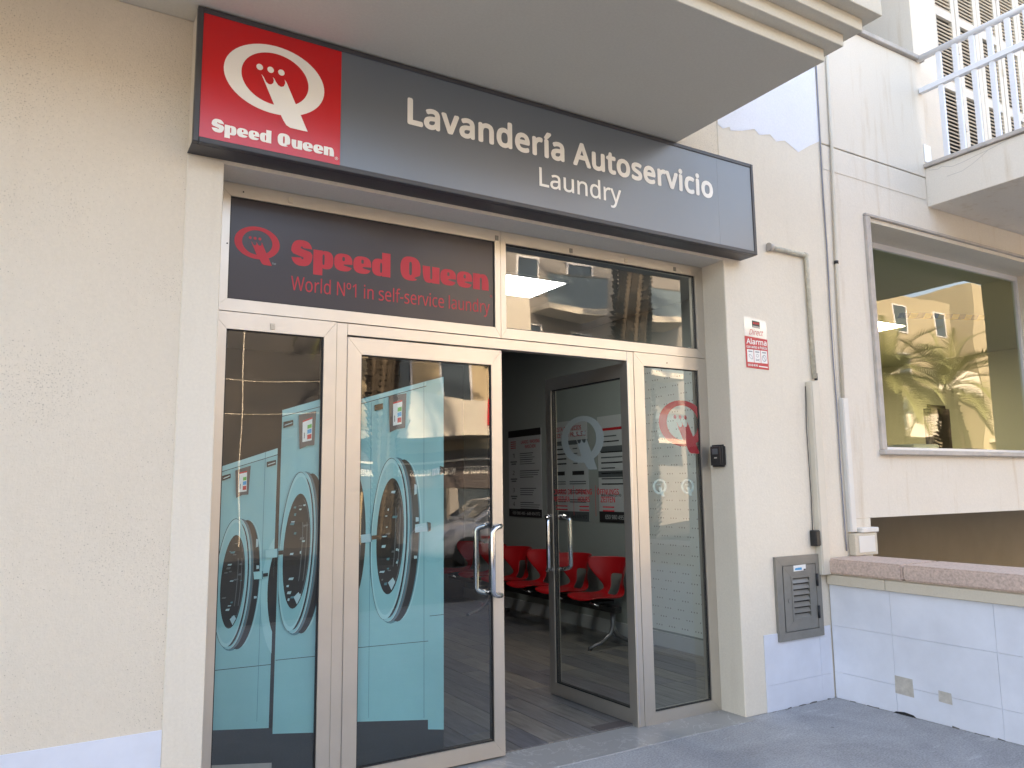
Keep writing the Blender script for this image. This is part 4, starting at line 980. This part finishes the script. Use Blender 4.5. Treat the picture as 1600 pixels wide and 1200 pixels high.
for yk in (5.93, 8.3):
    L = build(MB().tube([(4.64, yk, .33), (4.64, yk, .20), (4.61, yk, .13), (4.50, yk, .065), (4.36, yk, .03)], [.026, .024, .022, .018, .014], 10), 'leg', m_legmetal, bs)
    build(MB().tube([(4.64, yk, .20), (4.68, yk, .12), (4.80, yk, .06), (4.92, yk, .03)], [.022, .022, .018, .014], 10), 'leg', m_legmetal, bs)
    for x in (4.365, 4.915): build(MB().tube([(x, yk, .008), (x, yk, .034)], [.02, .012], 10), 'foot', m_black, bs)

# ================================================================ across the street (mirrored in the glass)
def far_building(name, label, m, x0, x1, y0, y1, h, wins, balconies, bm_=m_far3):
    t_ = thing(name, label, 'building', ((x0+x1)/2, y1, -.004), 'buildings across the street')
    box('wall', m, t_, x0, x1, y0, y1, -.004, h)
    for (a, b, c, d) in wins:
        f = build(ring_mesh(a, b, c, d, .07, y1+.001, y1+.06), 'window', m_whitemetal, t_)
        sheet([(a+.06, c+.06), (b-.06, c+.06), (b-.06, d-.06), (a+.06, d-.06)], lambda p, q, r: (p, y1+.02, q), 0, 'pane', m_far_glass, f)
    for (a, b, z, dp, gl) in balconies:
        box('balcony_slab', bm_, t_, a, b, y1+.001, y1+dp, z-.2, z)
        if gl: box('balcony_glass', mat('balcony glass', (.18, .24, .28), .1), t_, a+.02, b-.02, y1+dp-.04, y1+dp-.02, z+.002, z+.95)
        else: box('balcony_parapet', bm_, t_, a, b, y1+dp-.12, y1+dp, z+.002, z+.9)
        if gl: box('balcony_rail', m_cab, t_, a, b, y1+dp-.06, y1+dp, z+.952, z+1.0)
        box('balcony_side', bm_, t_, b-.12, b, y1+.002, y1+dp-.125, z+.002, z+.9)
    return t_
m_far0 = stucco('shade-toned grey cladding', (0.06, 0.062, 0.068), specks=0, bump=0.05, stain_amt=.1)  # dark tone stands in for a facade lying in shade
m_gold = stucco('warm sunlit render', (0.56, 0.46, 0.31), specks=0, bump=0.1)
gb = far_building('shade_toned_building', 'clad building coloured dark for shade, mirrored in the left sidelight', m_far0, -16, 7.0, -26, -12, 7.4, [], [])
for z in (3.4, 4.25, 5.6, 7.0): box('cladding_joint', m_far3, gb, -16, 7.0, -11.999, -11.985, z, z+.014)
for x in (-1.4, .6, 2.6, 4.2, 6.2): box('cladding_joint', m_far3, gb, x, x+.02, -11.998, -11.987, .1, 7.3)
fb = far_building('corner_building', 'sunlit cream corner building with deep white balconies and a bar', m_gold, 7.4, 12.4, -26, -13, 8.6,
    [(x, x+1.1, z, z+2.0) for x in (8.0, 10.1) for z in (4.1,)], [(10.9, 12.4, 6.3, 1.4, False), (7.4, 11.6, 3.1, 1.5, False)])
box('bar_fascia', m_brown, fb, 7.4, 12.4, -12.99, -12.9, 1.55, 2.6); box('fascia_strip', m_letter, fb, 7.4, 12.4, -12.89, -12.85, 2.28, 2.34)
box('bar_glazing', m_far_glass, fb, 7.6, 12.2, -12.99, -12.95, 0, 1.54); box('red_banner', m_signred, fb, 10.9, 11.2, -11.49, -11.44, 3.2, 4.05)
for x in (8.6, 10.3): box('bar_column', m_greyc, fb, x, x+.3, -12.94, -12.7, 0, 1.54)
NF = lambda a, b, d: (a, -12.89+d, b)
for body, a0, a1 in (('WINE BY THE GLASS', 10.6, 9.1), ('VI PER COPES', 12.1, 10.9), ('VI PER', 8.9, 8.3), ('PA AMB', 8.1, 7.5)):
    lettering(body, NF, a0, a1, 1.92, 2.12, m_letter, fb, bold=.02)
far_building('terrace_building', 'tall pale apartment block with glass balconies across the street', m_far2, 13.2, 29, -30, -14.5, 10.8,
    [(x, x+1.0, z, z+1.3) for x in (13.7, 16.0, 18.6, 22.4, 26.0) for z in (3.4, 5.8, 8.2)], [(14.3+3.9*k, 16.6+3.9*k, z, 1.3, True) for k in range(4) for z in (3.2, 5.6, 7.7)])
m_gold2 = stucco('muted sandy render', (0.36, 0.32, 0.23), specks=0, bump=0.1)
far_building('golden_building', 'golden sunlit apartment house mirrored in the office window', m_gold2, 30, 43.6, -34, -16, 11.5,
    [(x, x+1.3, z, z+1.6) for x in (31, 34.5, 38, 41.5) for z in (1.2, 4.2, 6.6, 9.3)], [(30.5, 33.6, 3.9, 1.4, False), (36.5, 40, 3.9, 1.4, False), (32.5, 36, 6.3, 1.4, False), (39, 43.2, 6.3, 1.4, False)])
far_building('yellow_building', 'lower yellow apartment house farther along the street', m_gold2, 46, 78, -34, -16, 13,
    [(x, x+1.4, z, z+1.6) for x in (47, 51, 55, 59, 63) for z in (1.2, 4.2, 7.2)], [(46.5, 50.5, 3.9, 1.4, False), (61, 66, 3.9, 1.4, False), (54, 60, 6.9, 1.4, False)])

def palm(label, x, y, h, r, spread, seed, crown=None, full=True):
    rn = random.Random(seed)
    t_ = thing('palm_tree', label, 'palm tree', (x, y, -.005), 'street palms')
    mb = MB(); n = 14; zs = [h*i/24 for i in range(25)]
    mb.tube([(x+.03*math.sin(z), y, z) for z in zs], [r*(.86+.10*math.sin(i*1.7)) * (1.15 if z > h-.9 else 1) for i, z in enumerate(zs)], n)
    z = .1
    while z < h:                                       # old leaf bases
        for k in range(9):
            a = 2*math.pi*k/9 + z*5.1; c, s_ = math.cos(a), math.sin(a); rr = r*.86
            p = Vector((x+.03*math.sin(z)+c*rr, y+s_*rr, z)); o_ = Vector((c, s_, 0)); tt = Vector((-s_, c, 0)); wd = r*.26; L = rn.uniform(.08, .16)*r/.3
            mb.poly([p-tt*wd, p+tt*wd, p+o_*L*.75+tt*wd*.5+Vector((0,0,.16)), p+o_*L*.75-tt*wd*.5+Vector((0,0,.16))])
            mb.poly([p+tt*wd+Vector((0,0,.13)), p-tt*wd+Vector((0,0,.13)), p+o_*L*.75-tt*wd*.5+Vector((0,0,.16)), p+o_*L*.75+tt*wd*.5+Vector((0,0,.16))])
        z += .13
    build(mb, 'trunk', m_trunk, t_)
    if crown is None:
        mb = MB()
        for k in range(36):
            a = rn.uniform(0, 2*math.pi); el = R(rn.choice((75, 60, 45, 30, 12, -8, -25))+rn.uniform(-10, 10)); L = rn.uniform(.85, 1.1)
            p = Vector((0, 0, 0)); d = Vector((math.cos(a)*math.cos(el), math.sin(a)*math.cos(el), math.sin(el))); prev = p; N = 22
            for i in range(N):
                d = (d + Vector((0, 0, -.062))).normalized(); q = prev + d*(L/N); side = d.cross(Vector((0, 0, 1))).normalized(); up = side.cross(d)
                mb.poly([prev-side*.006, prev+side*.006, q+side*.005, q-side*.005])
                if i > 2:
                    ll = .22*math.sin(math.pi*min(1, (i+3)/(N+3)))**.7*rn.uniform(.8, 1.15)
                    for sgn in (-1, 1):
                        for hh in (0, .5):
                            b0 = prev.lerp(q, hh); tip = b0 + (side*sgn*.8 + d*.55 + up*.28 + Vector((0,0,rn.uniform(-.15, .05))))*ll
                            mb.poly([b0-d*.008, b0+d*.010, tip])
                prev = q
        crown = mb.mesh('crown'); crown.materials.append(m_frond)
    o = bpy.data.objects.new('crown', crown); COL.objects.link(o); o.parent = t_; o.location = (0, 0, h); o.scale = (spread, spread, spread*.95); o.rotation_euler = (0, 0, rn.uniform(0, 6))
    return crown
cr = palm('slim palm mirrored in the left door leaf', 6.7, -9.0, 6.6, .33, 3.0, 1)
palm('thick palm trunk mirrored in the right transom', 14.2, -9.0, 10.2, .54, 3.6, 2, cr)
palm('stout pineapple palm mirrored in the middle of the office window', 30.1, -9.0, 5.0, .55, 3.0, 3, cr)
palm('leaning-crowned palm mirrored at the left edge of the office window', 26.5, -9.1, 5.2, .5, 2.8, 5, cr)

# parked car
car = thing('parked_car', 'white hatchback parked across the road mirrored in the door glass', 'car', (8.8, -7.3, -.12))
CX, CY, CZ = 8.8, -7.3, -.12
def loft(secs, name, m, parent, sm=True):
    """secs: (x, [(y, z) ...]) rings with equal counts"""
    mb = MB(); Rg = [[mb.bm.verts.new((CX+x, CY+y, CZ+z)) for y, z in pts] for x, pts in secs]; n = len(Rg[0])
    for a, b in zip(Rg, Rg[1:]):
        for k in range(n): f = mb.bm.faces.new((a[k], a[(k+1) % n], b[(k+1) % n], b[k])); f.smooth = sm
    mb.bm.faces.new(Rg[0]); mb.bm.faces.new(Rg[-1][::-1])
    return build(mb, name, m, parent)
def sec(hw, zb, zt, rnd_=.12):
    return [(-hw, zb+.08), (-hw*1.0, zt-rnd_), (-hw+rnd_*.8, zt), (0, zt+.02), (hw-rnd_*.8, zt), (hw, zt-rnd_), (hw, zb+.08), (hw-.1, zb), (0, zb), (-hw+.1, zb)]
loft([(-1.92, sec(.50, .32, .52)), (-1.86, sec(.70, .24, .66)), (-1.6, sec(.80, .20, .78)), (-1.0, sec(.83, .18, .92)), (-.4, sec(.84, .18, .98)), (.8, sec(.84, .18, 1.0)), (1.6, sec(.82, .20, 1.0)), (1.84, sec(.76, .26, .92)), (1.90, sec(.6, .34, .8))], 'body', m_carpaint, car)
def gsec(hw, zt): return [(-hw-.08, .95), (-hw, zt-.10), (-hw+.10, zt), (0, zt+.03), (hw-.10, zt), (hw, zt-.10), (hw+.08, .95), (0, .94)]
loft([(-.92, gsec(.66, 1.02)), (-.30, gsec(.62, 1.42)), (.25, gsec(.62, 1.50)), (.95, gsec(.61, 1.46)), (1.45, gsec(.58, 1.32)), (1.78, gsec(.62, 1.02))], 'roof', m_carpaint, car)
for sgn in (-1, 1):
    yf = lambda z: sgn*(.74 - (z-.95)*.22 + .012)
    for pts in ([(-.62, 1.02), (.30, 1.02), (.30, 1.38), (-.20, 1.36)], [(.38, 1.02), (1.25, 1.04), (1.12, 1.33), (.38, 1.38)]):
        build(MB().poly([(CX+x, CY+yf(z), CZ+z) for x, z in pts]), 'side_window', m_far_glass, car)
    box('mirror', m_carpaint, car, CX-.62, CX-.48, CY+sgn*.88-.09, CY+sgn*.88+.09, CZ+1.0, CZ+1.13, bev=.03, seg=2)
    build(MB().prism([(-1.80, .60), (-1.52, .68), (-1.50, .80), (-1.66, .78)], lambda a, b, d: (CX+a, CY+sgn*(.70+d), CZ+b), 0, .10), 'headlight', m_whitemetal, car)
    box('side_strip', m_signred, car, CX-.9, CX+1.3, CY+sgn*.838-.006, CY+sgn*.838+.006, CZ+.56, CZ+.62)
    for x in (-1.20, 1.22):
        wl = build(MB().tube([(CX+x, CY+sgn*.66, CZ+.31), (CX+x, CY+sgn*.85, CZ+.31)], .31, 24), 'wheel', m_tyre, car)
        build(MB().tube([(CX+x, CY+sgn*.84, CZ+.31), (CX+x, CY+sgn*.862, CZ+.31)], .19, 18), 'rim', m_chrome, wl)
build(MB().poly([(CX-.93, CY-.60, CZ+1.03), (CX-.93, CY+.60, CZ+1.03), (CX-.36, CY+.55, CZ+1.415), (CX-.36, CY-.55, CZ+1.415)]), 'windscreen', m_far_glass, car).location.x -= .0
